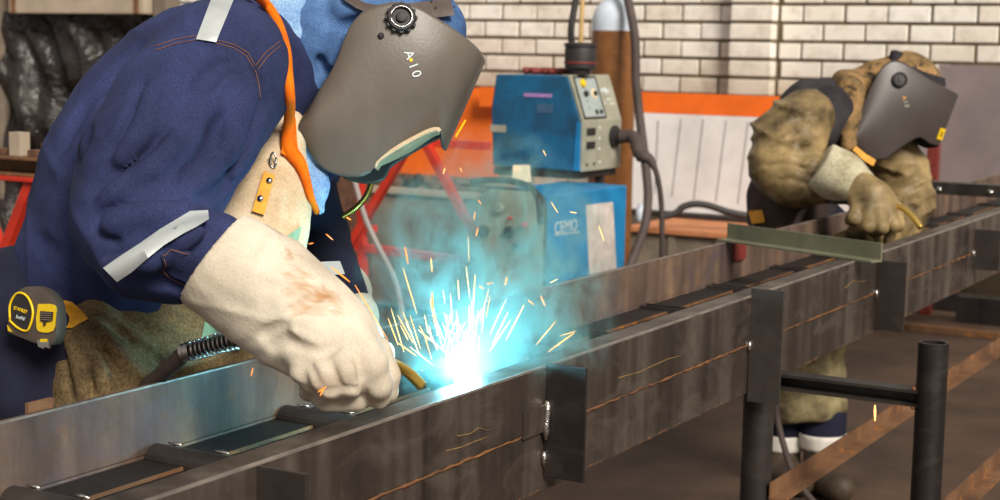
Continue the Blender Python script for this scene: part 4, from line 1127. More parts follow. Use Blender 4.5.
surface_lines(ap, 0.010, [([(60, 330), (66, 360), (72, 400)], 4, 0.01), ([(70, 322), (82, 352), (92, 396)], 4, 0.012), ([(80, 322), (104, 350), (122, 392)], 5, 0.014), ([(96, 318), (130, 342), (168, 372)], 5, 0.014), ([(116, 310), (150, 330), (196, 346)], 4, 0.012), ([(110, 300), (150, 308), (190, 322)], 4, 0.014)], [([(64, 326), (76, 360), (84, 400)], 5, 0.012), ([(76, 322), (94, 356), (108, 396)], 5, 0.012), ([(90, 320), (120, 350), (148, 384)], 5, 0.014)])
ap.cut(W(0, NF - 0.050, 0), N)
map_ = ap.mesh('apron', 0.0060)
link('apron', map_, M_['apron'], per); bap = bvh_of(map_)
hem = patch('leather_patch', [[(55, 299), (62, 300), (72, 302), (80, 309), (88, 318)], [(55, 326), (62, 328), (72, 328), (80, 323), (88, 319)]], [bap], M_['mustard'], per, off=0.004, thick=0.008)
h_ = hit([bap], 63, 313)
MB().lathe(h_[0] + h_[1] * 0.003, h_[1], [(0.005, 0), (0.005, 0.003), (0.002, 0.0045)], 12).build('rivet', M_['chrome'], hem, smooth=True)
patch('lining', [(205, 322), (236, 330), (240, 350), (200, 345)], [bap], M_['mint'], per, off=0.002)

# silver tape, seams and pocket on the jacket
patch('reflective_tape', [(213, -6), (236, -6), (216, 42), (196, 39)], [bj], M_['reflect'], jacket, 8, 14, 0.005, 0.008)
patch('reflective_tape', [[(103, 268), (120, 256), (140, 243), (160, 229), (180, 217), (190, 211), (208, 210)], [(117, 282), (132, 272), (148, 258), (164, 245), (184, 233), (196, 227), (209, 219)]], [bj], M_['reflect'], jacket, 8, 6, 0.009, 0.014)
for q in ([(155, 47), (175, 40), (196, 36)], [(155, 51), (175, 44), (196, 40)], [(215, 40), (235, 45), (248, 53), (255, 66)], [(215, 43), (233, 48), (246, 56), (253, 68)], [(255, 66), (266, 52), (280, 41)], [(257, 70), (268, 56), (281, 45)], [(255, 70), (259, 85), (260, 98)]):
    stitch('seam', q, [bj], M_['thread'], jacket, 0.0006)
patch('pocket_flap', [[(161, 256), (172, 248), (194, 252), (217, 262)], [(165, 270), (172, 276), (190, 284), (204, 288)]], [bj], M_['denim'], jacket, 8, 8, 0.004, 0.006)
stitch('seam', [(161, 256), (172, 248), (194, 253), (217, 263)], [bj], M_['thread'], jacket, 0.0006, 0.005)
stitch('seam', [(162, 258), (165, 270), (173, 276), (188, 283)], [bj], M_['thread'], jacket, 0.0006, 0.005)
stitch('seam', [(208, 262), (205, 272), (199, 283)], [bj], M_['thread'], jacket, 0.0006, 0.005)
# orange piping along the collar opening
pp = [(250, -8), (262, 0), (272, 12), (280, 28), (286, 50), (288, 75), (290, 100), (289, 125), (288, 142), (291, 152), (300, 164), (306, 180), (311, 198), (317, 212)]
q = smooth_poly(pp, 4); pts = []; last = 2.42
for x, y in q:
    h_ = hit([bj, bh, bbb, bcp], x, y, last); last = 0.7 * last + 0.3 * ((h_[0] - CAM) @ CF); pts.append(P(x, y, last - 0.012))
n_ = len(pts)
wd = [0.0078 + 0.0045 * math.exp(-((i / n_ - 0.66) / 0.12) ** 2) - 0.003 * max(0, i / n_ - 0.75) * 4 for i in range(n_)]
MB().tube(pts, wd, 10).build('orange_piping', M_['orange_cloth'], jacket, smooth='all')
patch('orange_facing', [[(285, 118), (284, 140), (281, 153), (290, 158), (300, 166)], [(296, 118), (297, 140), (299, 155), (304, 163), (308, 178)]], [bj, bh, bbb, bcp], M_['orange_cloth'], jacket, 6, 6, 0.01, 0.01)
# mustard strap with two rivets on the bib
st = patch('strap', [(264, 171), (275, 175), (264, 215), (252, 211)], [bbb, bj], M_['mustard'], per, 6, 10, 0.008, 0.006)
for (x, y) in ((269, 183), (261, 200)):
    h_ = hit([bbb, bj], x, y)
    MB().lathe(h_[0] + h_[1] * 0.008, h_[1], [(0.0048, 0), (0.0048, 0.002), (0.002, 0.004)], 12).build('rivet', M_['chrome'], st, smooth=True)
h_ = hit([bbb, bj], 273, 164)
ring = [h_[0] + h_[1] * 0.008 + 0.009 * (math.cos(a) * CR * 0.5 + math.sin(a) * CU * 1.3) for a in np.linspace(0, 2 * math.pi, 17)]
MB().tube(ring, 0.0018, 6).build('buckle', M_['chrome'], st, smooth='all')

# grey helmet
top = smooth_poly([(299, 120), (304, 110), (316, 92), (333, 65), (342, 42), (350, 24), (362, 11), (380, 4), (400, 2), (420, 8), (440, 21), (462, 37), (479, 52), (485, 60)], 6)
bot = np.array(list(map(tuple, smooth_poly([(299, 136), (305, 149), (318, 166), (334, 174), (352, 177), (368, 174)], 5))) + [(373, 168), (376, 160)] + list(map(tuple, smooth_poly([(379, 158), (400, 146), (425, 135), (438, 132), (443, 135), (445, 150)], 5))))
mbh, hp_ = helmet_shell(top, bot, 2.60, 82, skew=(2.0, 0.5))
bhel = bvh_mb(mbh)
helm = mbh.build('welding_helmet', M_['mask'], per, smooth='all')
so_ = helm.modifiers.new('shell', 'SOLIDIFY'); so_.thickness = 0.004; so_.offset = -1
helm['label'] = 'matt grey welding mask with round ratchet knob'
# rolled lip inside the notch
lip = [hp_(s, -0.93, 1.0) for s in np.linspace(0.50, 0.92, 24)]
MB().tube(lip, 0.004, 8).build('lip', M_['bib'], helm, smooth='all')
g = [[p + CF * e * 0.02 - CU * (0.001 + 0.010 * math.sin(math.pi * i / 23) * (1 if e else 0)) for e in (0, 1, 2.5, 4)] for i, p in enumerate(lip)]
MB().grid(g).build('lower_flange', M_['bib'], helm, smooth='all')
def on_helm(x, y): return hit([bhel], x, y)
h_ = on_helm(401, 19); hn = h_[1]
MB().lathe(h_[0], hn, [(0.0225, -0.004), (0.0225, 0.010), (0.020, 0.013), (0.015, 0.013), (0.014, 0.009), (0.009, 0.009), (0.008, 0.014), (0.004, 0.015)], 28).build('ratchet_knob', M_['black'], helm, smooth=True)
for k in range(12):
    a = 2 * math.pi * k / 12; x_ = np.cross(hn, Z); x_ /= np.linalg.norm(x_); y_ = np.cross(hn, x_)
    c = h_[0] + hn * 0.005 + 0.0225 * (math.cos(a) * x_ + math.sin(a) * y_)
    MB().lathe(c, hn, [(0.003, -0.004), (0.003, 0.005)], 8).build('knob_grip', M_['black'], helm, smooth=True)
MB().tube([h_[0] + hn * 0.0135 + 0.0165 * (math.cos(a) * x_ + math.sin(a) * y_) for a in np.linspace(0, 2 * math.pi, 25)], 0.0014, 6).build('knob_ring', M_['chrome'], helm, smooth='all')
h2 = on_helm(381, 36)
MB().lathe(h2[0], h2[1], [(0.005, -0.001), (0.005, 0.003), (0.002, 0.006)], 12).build('stud', M_['black'], helm, smooth=True)
for ch, (x, y), sz in (('A', (409, 55), 0.021), ('1', (413, 66), 0.021), ('0', (416, 74), 0.021)):
    hh = on_helm(x, y); dn = P(418, 78, 2.5) - P(407, 50, 2.5)
    nn = hh[1]; xd = dn / np.linalg.norm(dn); yd = np.cross(nn, xd)
    text_mesh('lettering', ch, hh[0] + nn * 0.001, xd, yd, sz, M_['letters'], helm, 0.0005)
hh = on_helm(411, 60)
MB().lathe(hh[0], hh[1], [(0.003, 0), (0.003, 0.0012)], 10).build('yellow_dot', M_['yellow'], helm)
pts = []
for t in np.linspace(0, 1, 8):
    pts.append(hp_(0.995, -0.55, 0.66 + 0.17 * t) - CF * 0.001)
MB().tube([P(465.5, 120, 2.545), P(455.5, 137, 2.545)], 0.0016, 6).build('yellow_sticker', M_['yellow'], helm)
# head band over the hood
bd = [(346, -10), (352, 2), (362, 10)]
for q0, q1 in (([(340, -12), (352, -4), (366, 3), (385, 6), (402, 6)], [(344, 0), (356, 8), (368, 13), (385, 18), (402, 22)]), ([(402, 4), (420, 2), (436, 0), (450, -1)], [(402, 18), (424, 17), (440, 17), (455, 15)])):
    hb_ = patch('head_band', [q0, q1], [bh], M_['strap'], helm, 8, 6, 0.010, 0.006, default=2.5)
for i in range(6):
    x = 428 + i * 4.5; y = 5 + (i % 2) * 6
    hh = hit([bh], x, y, 2.5)
    MB().lathe(hh[0] + hh[1] * 0.0102, hh[1], [(0.0022, 0), (0.0022, 0.0006)], 8).build('band_hole', M_['black'], helm)

# right gauntlet
gl = SDF()
gl.px([(214, 256, 2.13, 46), (232, 266, 2.13, 47), (268, 288, 2.13, 49), (308, 322, 2.12, 47), (335, 352, 2.11, 42)], 0.03)
gl.px([(222, 280, 2.13, 34), (250, 312, 2.13, 22), (272, 338, 2.12, 16)], 0.04)
gl.px([(335, 345, 2.11, 42), (348, 364, 2.10, 36)], 0.03)
# fingers: index, middle, ring, little and thumb, closed on the torch handle
gl.px([(352, 338, 2.08, 20), (371, 364, 2.065, 17), (377, 384, 2.075, 15), (378, 396, 2.10, 13)], 0.006)
gl.px([(336, 350, 2.065, 18), (345, 372, 2.045, 15), (350, 383, 2.05, 13), (340, 399, 2.085, 11.5)], 0.008)
gl.px([(316, 354, 2.065, 17), (324, 375, 2.045, 14), (331, 386, 2.05, 12), (322, 399, 2.085, 10.5)], 0.008)
gl.px([(298, 352, 2.08, 15), (304, 370, 2.06, 12.5), (312, 382, 2.065, 10.5), (308, 392, 2.095, 9.5)], 0.008)
gl.px([(326, 402, 2.09, 10.5), (358, 399, 2.09, 11.5)], 0.006)
gl.px([(345, 330, 2.16, 20), (376, 352, 2.18, 15), (387, 376, 2.18, 13), (388, 392, 2.19, 11)], 0.008)
GG = [([(290, 312), (304, 305), (318, 296), (330, 286)], 3, 0.010), ([(262, 338), (272, 330), (286, 326)], 2.6, 0.012), ([(270, 348), (284, 340), (296, 344)], 4.5, 0.01), ([(357, 358), (360, 372), (363, 386), (367, 398)], 3.4, 0.005), ([(330, 362), (336, 376), (341, 388)], 2.6, 0.005), ([(309, 362), (315, 374), (321, 386)], 2.4, 0.005), ([(318, 392), (334, 390), (350, 388), (362, 392)], 2.6, 0.004), ([(298, 346), (320, 352), (340, 344)], 2.2, 0.012)]
GR = []
gl.wave(ridges(0.003, (0.5, 0.1, 0.85), 45, 0.8, 1.6))
gl.wave(lambda x, y, z: 0.0009 * np.sin(95 * x + 3 * np.sin(41 * z)) * np.sin(80 * z + 2 * np.sin(45 * x + 30 * y)))
gl.cut(P(212, 258, 2.13), P(200, 240, 2.13) - P(256, 282, 2.13))
surface_lines(gl, 0.008, GG, GR)
mg = gl.mesh('glove', 0.0042)
glove = link('glove', mg, M_['leather'], per); bg = bvh_of(mg)
# left gauntlet behind
g2 = SDF()
g2.px([(333, 262, 2.80, 22), (345, 290, 2.74, 23), (356, 318, 2.64, 21), (366, 338, 2.56, 19)], 0.02)
for (x, y, d) in ((388, 362, 2.47), (383, 368, 2.50), (377, 372, 2.53), (371, 374, 2.56)):
    g2.px([(366, 340, d + 0.02, 11), (x - 2, y - 12, d, 8), (x, y, d - 0.01, 7)], 0.008)
g2.px([(360, 330, 2.52, 11), (374, 346, 2.46, 9), (386, 354, 2.44, 8)], 0.008)
g2.wave(folds(0.002, (0.5, 0.1, 0.85), 80, 0.8))
link('glove', g2.mesh('glove', 0.005), M_['leather'], per)
patch('reflective_tape', [(316, 262), (340, 261), (345, 274), (322, 276)], [bj], M_['reflect'], jacket, 6, 6, 0.004)

# ------------------------------------------------------------------ torch in the right hand
to = thing('welding_torch', P(240, 350, 2.20), 'welding torch with spring sleeve and brass neck held over the seam', 'torch')
a0, a1 = P(187, 352, 2.235), P(241, 337, 2.20)
ax_ = (a1 - a0) / np.linalg.norm(a1 - a0); x_ = np.cross(ax_, Z); x_ /= np.linalg.norm(x_); y_ = np.cross(x_, ax_)
L_ = np.linalg.norm(a1 - a0); turns = 12
hel = [a0 + ax_ * (L_ * t) + (0.0125 + 0.002 * t) * (math.cos(2 * math.pi * turns * t) * x_ + math.sin(2 * math.pi * turns * t) * y_) for t in np.linspace(0, 1, turns * 16)]
MB().tube(hel, 0.0016, 6).build('spring', M_['chrome'], to, smooth='all')
MB().tube([a0, a1], 0.0095, 12).build('cable_core', M_['hose'], to, smooth=True)
MB().lathe(a0 - ax_ * 0.006, ax_, [(0.0135, 0), (0.0135, 0.014), (0.011, 0.014)], 18).build('ferrule', M_['chrome'], to, smooth=True)
MB().tube(spline([a1, P(262, 346, 2.19), P(300, 362, 2.17), P(345, 368, 2.15)], 8), [0.0145] * 9 + [0.0165] * 8 + [0.0165] * 8, 14).build('handle', M_['black'], to, smooth='all')
MB().tube(spline([P(345, 360, 2.16), P(384, 362, 2.18), P(398, 366, 2.20), P(410, 374, 2.215), P(422, 386, 2.225)], 8), [0.0075] * 25 + [0.0078] * 8, 12).build('neck', M_['brass'], to, smooth='all')
MB().tube(spline([a0, P(175, 362, 2.26), P(160, 376, 2.30), P(140, 400, 2.36), P(135, 470, 2.45)], 8), 0.012, 10).build('cable', M_['hose'], to, smooth='all')

# ------------------------------------------------------------------ tape measure at the hip
td = 2.27
tm = thing('tape_measure', P(30, 345, td), 'black and yellow tape measure clipped at the apron hip', 'tape measure')
def TP(x, y, o=0.0): return P(x, y, td + o + (x - 30) * 0.0012 * -1)
out = smooth_poly([(7, 330), (8, 312), (13, 297), (22, 288), (34, 287), (46, 292), (54, 302), (57, 318), (56, 336), (50, 346), (36, 344), (20, 338), (7, 333)], 5)
case = MB().prism([TP(x, y) for x, y in out], CF * 0.045 + CR * 0.002)
case.build('case', plain('charcoal case rubber', srgb(82, 72, 64), 0.55, var=0.15, scale=30), tm, bevel=0.004, smooth=True)
badge = smooth_poly([(10, 320), (10, 305), (16, 294), (24, 294), (30, 301), (33, 313), (30, 326), (26, 331), (18, 328), (10, 321)], 4)
MB().prism([TP(x, y, -0.0022) for x, y in badge], CF * 0.004).build('badge', M_['black'], tm)
MB().tube([TP(x, y, -0.003) for x, y in badge] + [TP(*badge[0], -0.003)], 0.0018, 6).build('badge_ring', M_['yellow'], tm, smooth='all')
text_mesh('lettering', 'STANLEY', TP(20.5, 310, -0.0028), TP(28, 313) - TP(13, 308), CU, 0.0072, M_['yellow'], tm, 0.0004)
text_mesh('lettering', "5m/16'", TP(20.5, 318, -0.0028), TP(28, 321) - TP(13, 316), CU, 0.0072, M_['letters'], tm, 0.0004)
yl = smooth_poly([(38, 304), (54, 305), (55.5, 316), (53, 331), (38, 331), (36, 318)], 3)
MB().prism([TP(x, y, -0.003) for x, y in yl], CF * 0.006).build('lock_plate', M_['yellow'], tm)
MB().prism([TP(x, y, -0.006) for x, y in ((40, 311), (53, 312), (52, 321), (46, 322), (45, 326), (43, 326), (43, 322), (40, 321))], CF * 0.006).build('lock_button', M_['black'], tm, bevel=0.0008)
for k in range(4):
    MB().tube([TP(41, 313 + 2.2 * k, -0.0065), TP(51, 313.6 + 2.2 * k, -0.0065)], 0.0007, 5).build('button_rib', M_['greybox'], tm)
MB().prism([TP(x, y, -0.003) for x, y in ((36, 340), (49, 340), (49, 349), (45, 347), (43, 349), (38, 347))], CF * 0.012).build('tape_hook', M_['chrome'], tm, bevel=0.0008)
MB().prism([TP(x, y, -0.004) for x, y in ((40, 339), (47, 339), (47, 342), (40, 342))], CF * 0.004).build('tape_blade', M_['yellow'], tm)
MB().prism([TP(x, y, -0.0025) for x, y in ((7, 325), (8, 331), (12, 332))], CF * 0.004).build('corner_mark', M_['yellow'], tm)

# ------------------------------------------------------------------ far welder
D2 = 5.05
f0 = P(800, 480, D2)
pe2 = thing('person', (f0[0], f0[1], 0), 'welder in tan suede sleeves and dark mask bending over the far end', 'person')
bd2 = SDF()
def F3(x, y, d, z=None):
    p = P(x, y, d)
    if z is not None: p[2] = z
    return p
bd2.px([(800, 215, D2 + .16, 28), (806, 165, D2 + .06, 32), (828, 112, D2 + .02, 30), (866, 100, D2, 20)], 0.04)
bd2.ell(P(903, 88, D2 - .02), (CR, CU, CF), (0.105, 0.115, 0.08), 0.03)
feet = [(782, D2 + 0.16), (822, D2 + 0.09)]
for x, d in feet:
    a = F3(x, 300, d + 0.04, 0.85); k = F3(x + 4, 380, d, 0.48); an = F3(x - 2, 470, d, 0.09)
    bd2.cone(a, k, 0.075, 0.05, 0.03).cone(k, an, 0.05, 0.04, 0.02).cone(F3(x - 8, 490, d, 0.045), F3(x + 16, 490, d - 0.12, 0.04), 0.036, 0.03, 0.02)
    bd2.cone(P(800, 215, D2 + .16), a, 0.09, 0.07, 0.03)
bd2.px([(808, 118, D2 - .14, 18), (782, 168, D2 - .22, 14), (848, 186, D2 - .34, 12), (872, 214, D2 - .40, 9)], 0.02)
bd2.px([(872, 120, D2 + .10, 18), (912, 190, D2 + .02, 14), (898, 225, D2 - .15, 10)], 0.02)
link('body', bd2.mesh('body', 0.016), M_['navy_dark'], pe2)
# vest
vs_ = SDF()
vs_.px([(796, 205, D2 + .06, 40), (800, 160, D2 + .05, 42), (818, 122, D2 + .02, 41), (834, 114, D2, 34)], 0.05)
vs_.px([(816, 120, D2 - .10, 34), (830, 114, D2 - .10, 28)], 0.04)
vs_.wave(ridges(0.010, (0.8, 0.2, -0.4), 45, 0.4, 1.5, 3.0))
mv = vs_.mesh('vest', 0.010); link('vest', mv, M_['vest'], pe2); bv_ = bvh_of(mv)
# right sleeve (tan suede)
sl = SDF()
sl.px([(806, 118, D2 - .16, 29), (790, 140, D2 - .2, 34), (784, 165, D2 - .24, 33), (796, 178, D2 - .27, 28), (826, 180, D2 - .31, 24)], 0.03)
sl.wave(ridges(0.020, (0.35, 0.1, 1.0), 40, 0.9, 0.9, 2.2)); sl.wave(ridges(0.012, (-0.5, 0.1, 1.0), 64, 2.1, 1.0, 2.2))
surface_lines(sl, 0.012, [([(768, 132), (786, 138), (802, 134), (818, 138)], 2.6, 0.006), ([(762, 152), (780, 146), (800, 154), (822, 154)], 2.8, 0.006), ([(764, 166), (786, 164), (808, 170), (826, 168)], 2.6, 0.006), ([(806, 106), (806, 122), (798, 140), (802, 158)], 2.4, 0.006), ([(776, 180), (796, 180), (816, 188)], 2.4, 0.006)])
ms = sl.mesh('sleeve', 0.0075); link('sleeve', ms, M_['tan'], pe2)
sl2 = SDF()
sl2.px([(876, 128, D2 + .08, 26), (900, 172, D2 + .05, 27), (906, 200, D2 - .0, 26), (896, 232, D2 - .10, 22)], 0.03)
sl2.wave(ridges(0.020, (0.2, 0.1, 1.0), 42, 0.3, 0.9, 2.2)); sl2.wave(ridges(0.012, (-0.5, 0.1, 1.0), 64, 1.2, 1.0, 2.2))
surface_lines(sl2, 0.012, [([(884, 172), (900, 178), (916, 170)], 2.6, 0.006), ([(886, 190), (906, 196), (924, 186)], 2.6, 0.006), ([(890, 206), (908, 212), (926, 206)], 2.4, 0.006)])
link('sleeve', sl2.mesh('sleeve', 0.0075), M_['tan'], pe2)
# gauntlets
ga = SDF()
ga.px([(822, 168, D2 - .33, 27), (840, 176, D2 - .36, 24), (858, 188, D2 - .39, 19)], 0.03)
ga.cut(P(818, 165, D2 - .33), P(800, 150, D2 - .33) - P(850, 182, D2 - .33))
ga.wave(folds(0.004, (0.3, 0.2, 0.9), 60, 0.3))
link('glove_cuff', ga.mesh('glove_cuff', 0.007), M_['suede_pale'], pe2)
gh = SDF()
gh.px([(856, 186, D2 - .39, 19), (872, 200, D2 - .41, 19), (880, 210, D2 - .42, 17)], 0.02)
for (xa, ya, xb, yb, xc, yc, dd) in ((888, 212, 893, 226, 889, 240, 0.0), (878, 214, 882, 228, 874, 232, -.03), (868, 212, 868, 226, 860, 228, -.02), (858, 206, 854, 218, 850, 220, 0.0)):
    gh.px([(xa, ya, D2 - .43 + dd, 8.0), (xb, yb, D2 - .45 + dd, 7.0), (xc, yc, D2 - .42 + dd, 6.0)], 0.010)
gh.px([(884, 196, D2 - .38, 9), (896, 210, D2 - .36, 7.5), (898, 226, D2 - .37, 6.5)], 0.012)
gh.crease([(868, 200, D2 - .52), (874, 215, D2 - .52)], 2, 0.01)
gh.wave(folds(0.003, (0.3, 0.2, 0.9), 80, 0.3))
link('glove', gh.mesh('glove', 0.006), M_['tan'], pe2)
g4 = SDF()
g4.px([(894, 226, D2 - .12, 20), (878, 236, D2 - .22, 15), (862, 238, D2 - .28, 11)], 0.02)
for i in range(4): g4.px([(862, 234 + 2.2 * i, D2 - .30 + .02 * i, 6.5), (846, 236 + 2.0 * i, D2 - .34 + .02 * i, 5.5), (838, 238 + 2 * i, D2 - .33 + .02 * i, 5)], 0.008)
g4.px([(874, 230, D2 - .26, 7), (860, 228, D2 - .3, 6), (852, 230, D2 - .32, 5)], 0.008)
link('glove', g4.mesh('glove', 0.006), M_['tan'], pe2)
# dark apron over belly and thighs, long pale suede skirt below
ak = SDF()
ak.px([(790, 190, D2 - .02, 40), (800, 215, D2 - .05, 46), (800, 250, D2 - .02, 44)], 0.05)
ak.px([(770, 200, D2 + .02, 20), (764, 220, D2 + .02, 14)], 0.04)
ak.wave(folds(0.006, (0.7, 0.2, 0.5), 40, 0.4))
ak.cut(W(0, NF - 0.050, 0), N)
mk = ak.mesh('apron_bib', 0.011); link('apron_bib', mk, M_['dark_apron'], pe2); bk = bvh_of(mk)
pt_ = patch('leather_patch', [(748, 211), (762, 210), (765, 222), (752, 224)], [bk], M_['mustard'], pe2, 6, 6, 0.006, default=D2 - .05)
patch('shoulder_strap', [(764, 158), (770, 166), (758, 180), (752, 174)], [], M_['mustard'], pe2, 5, 5, 0.006, default=D2 - 0.16)
sk = SDF()
for x, d, r in ((776, D2 + .12, 26), (800, D2 + .07, 28), (822, D2 + .08, 24)):
    a = P(x, 260, d); b_ = P(x, 404, d)
    sk.cone(a, b_, 0.06, r * d / FPX, 0.05)
for x, d in feet:
    pass
sk.wave(folds(0.010, (1, 0.1, 0.1), 55, 0.4, wa=1.0)); sk.wave(folds(0.006, (0.4, 0.1, 0.9), 60, 0.9, wa=2.0))
sk.cut(P(800, 424, D2), np.array([0.0, 0, -1.0]) + 0.12 * N)
link('apron', sk.mesh('apron', 0.010), M_['skirt'], pe2)
# trouser cuffs with white band, boots
for x, d in feet:
    cu_ = SDF()
    k = d / FPX
    cu_.cone(F3(x + 1, 400, d), F3(x + 1, 432, d), 23 * k, 23 * k, 0.02)
    cu_.wave(folds(0.004, (0.2, 0.1, 0.9), 70, 0.4)); cu_.cut(F3(x, 434, d), np.array([0, 0, -1.])); 
    link('trouser_cuff', cu_.mesh('trouser_cuff', 0.009), M_['navy_dark'], pe2)
    wt = SDF(); wt.cone(F3(x + 1, 434, d), F3(x + 1, 446, d), 24.5 * k, 22 * k, 0.02).cut(F3(x, 432, d), np.array([0, 0, 1.])).cut(F3(x, 449, d), np.array([0, 0, -1.]))
    link('reflective_band', wt.mesh('reflective_band', 0.008), M_['white_tape'], pe2)
    bo = SDF()
    bo.cone(F3(x, 446, d), F3(x, 475, d), 19 * k, 17 * k, 0.02).cone(F3(x - 4, 485, d, 0.06), F3(x + 18, 487, d - 0.12, 0.05), 0.055, 0.046, 0.03)
    bo.cut(F3(x, 446, d), np.array([0, 0, 1.])).cut(np.array([0, 0, 0.002]), np.array([0, 0, -1.]))
    link('boot', bo.mesh('boot', 0.009), M_['boot'], pe2)
# camouflage hood and collar
ho = SDF()
ho.ell(P(905, 88, D2 - .02), (CR, CU, CF), (0.118, 0.115, 0.092), 0.03)
ho.px([(898, 92, D2 - .02, 30), (866, 98, D2, 30), (850, 96, D2 - .02, 26)], 0.04)
ho.px([(850, 92, D2 - .10, 16), (850, 120, D2 - .13, 13), (848, 146, D2 - .15, 8)], 0.02)
ho.wave(folds(0.006, (0.9, 0.2, 0.3), 60, 0.7, wa=1.6))
mho = ho.mesh('hood', 0.009); link('hood', mho, M_['camo'], pe2); bho = bvh_of(mho)
patch('mustard_collar', [[(856, 146), (866, 154), (876, 160)], [(853, 150), (863, 160), (873, 166)]], [mv and bv_, bk, bho], M_['mustard'], pe2, 5, 4, 0.03, 0.01, default=D2 - .15)
# dark helmet
t2 = smooth_poly([(850, 142), (856, 124), (864, 104), (874, 82), (882, 68), (892, 60), (904, 62), (916, 70), (930, 80), (944, 89), (958, 96)], 6)
b2_ = np.array(list(map(tuple, smooth_poly([(850, 144), (860, 153), (874, 159), (888, 159)], 5))) + list(map(tuple, smooth_poly([(893, 155), (905, 146), (918, 138), (924, 140), (930, 145), (938, 147)], 5))))
m2, hp2 = helmet_shell(t2, b2_, D2 - 0.04, 40, skew=(3.0, 1.5), npw=2.6)
bh2 = bvh_mb(m2)
he2 = m2.build('welding_helmet', M_['mask2'], pe2, smooth='all', label='dark brown grey welding mask with yellow sticker')
so_ = he2.modifiers.new('shell', 'SOLIDIFY'); so_.thickness = 0.005; so_.offset = -1
# visor front edge flange
h_ = hit([bh2], 899, 80); 
MB().lathe(h_[0], h_[1], [(0.024, -0.004), (0.024, 0.010), (0.018, 0.013), (0.016, 0.010), (0.009, 0.010), (0.008, 0.014)], 20).build('ratchet_knob', M_['black'], he2, smooth=True)
h_ = hit([bh2], 941, 134, D2 - .15); nn = h_[1]
xd = P(950, 132, D2) - P(940, 129, D2); xd = xd - nn * (xd @ nn); xd /= np.linalg.norm(xd); yd = np.cross(nn, xd)
MB().box8([h_[0] + nn * o + xd * a + yd * b_ for o in (0.0, 0.002) for a, b_ in ((-0.017, -0.018), (0.017, -0.018), (0.017, 0.018), (-0.017, 0.018))]).build('yellow_sticker', M_['yellow'], he2)
MB().box8([h_[0] + nn * o + xd * a + yd * b_ for o in (0.002, 0.0026) for a, b_ in ((-0.006, -0.008), (0.006, -0.008), (0.006, 0.008), (-0.006, 0.008))]).build('sticker_mark', plain('amber print', srgb(170, 130, 20), 0.5, bmp=0), he2)
for ch, (x, y) in (('A', (904, 98)), ('1', (905.5, 102)), ('0', (906.5, 106))):
    hh = hit([bh2], x, y); dn = P(907, 108, 5) - P(903.5, 96, 5); nn = hh[1]; xd = dn / np.linalg.norm(dn)
    text_mesh('lettering', ch, hh[0] + nn * 0.001, xd, np.cross(nn, xd), 0.02, M_['mustard'] if ch == 'A' else M_['greypanel'], he2, 0.0005)
patch('head_band', [[(912, 66), (925, 72), (938, 76), (945, 78)], [(914, 74), (926, 80), (938, 85), (946, 87)]], [bho], M_['vest'], he2, 6, 5, 0.006, 0.004, default=D2 - .1)
MB().lathe(P(896, 56, D2 - .06), CU + 0.3 * CR, [(0.016, -0.02), (0.02, 0.0), (0.02, 0.012), (0.012, 0.016)], 14).build('top_knob', M_['vest'], he2, smooth=True)
# his torch
t3 = thing('welding_torch', P(870, 200, D2 - .4), 'welding torch with curved brass neck in the far welder glove', 'torch')
MB().tube(pspl([(818, 194, D2 - .30), (835, 198, D2 - .36), (850, 199, D2 - .40), (870, 205, D2 - .42)]), 0.018, 12).build('handle', M_['black'], t3, smooth='all')
MB().tube(pspl([(892, 206, D2 - .42), (902, 208, D2 - .44), (912, 216, D2 - .46), (921, 228, D2 - .48)]), 0.0085, 10).build('neck', M_['brass'], t3, smooth='all')
MB().tube(pspl([(820, 195, D2 - .30), (808, 206, D2 - .28), (798, 220, D2 - .25), (790, 245, D2 - .22), (784, 330, D2 - .2), (776, 400, D2 - .25), (785, 450, D2 - .30), (800, 485, D2 - .36), (830, 520, D2 - .40)]), 0.010, 8).build('cable', M_['hose'], t3, smooth='all')

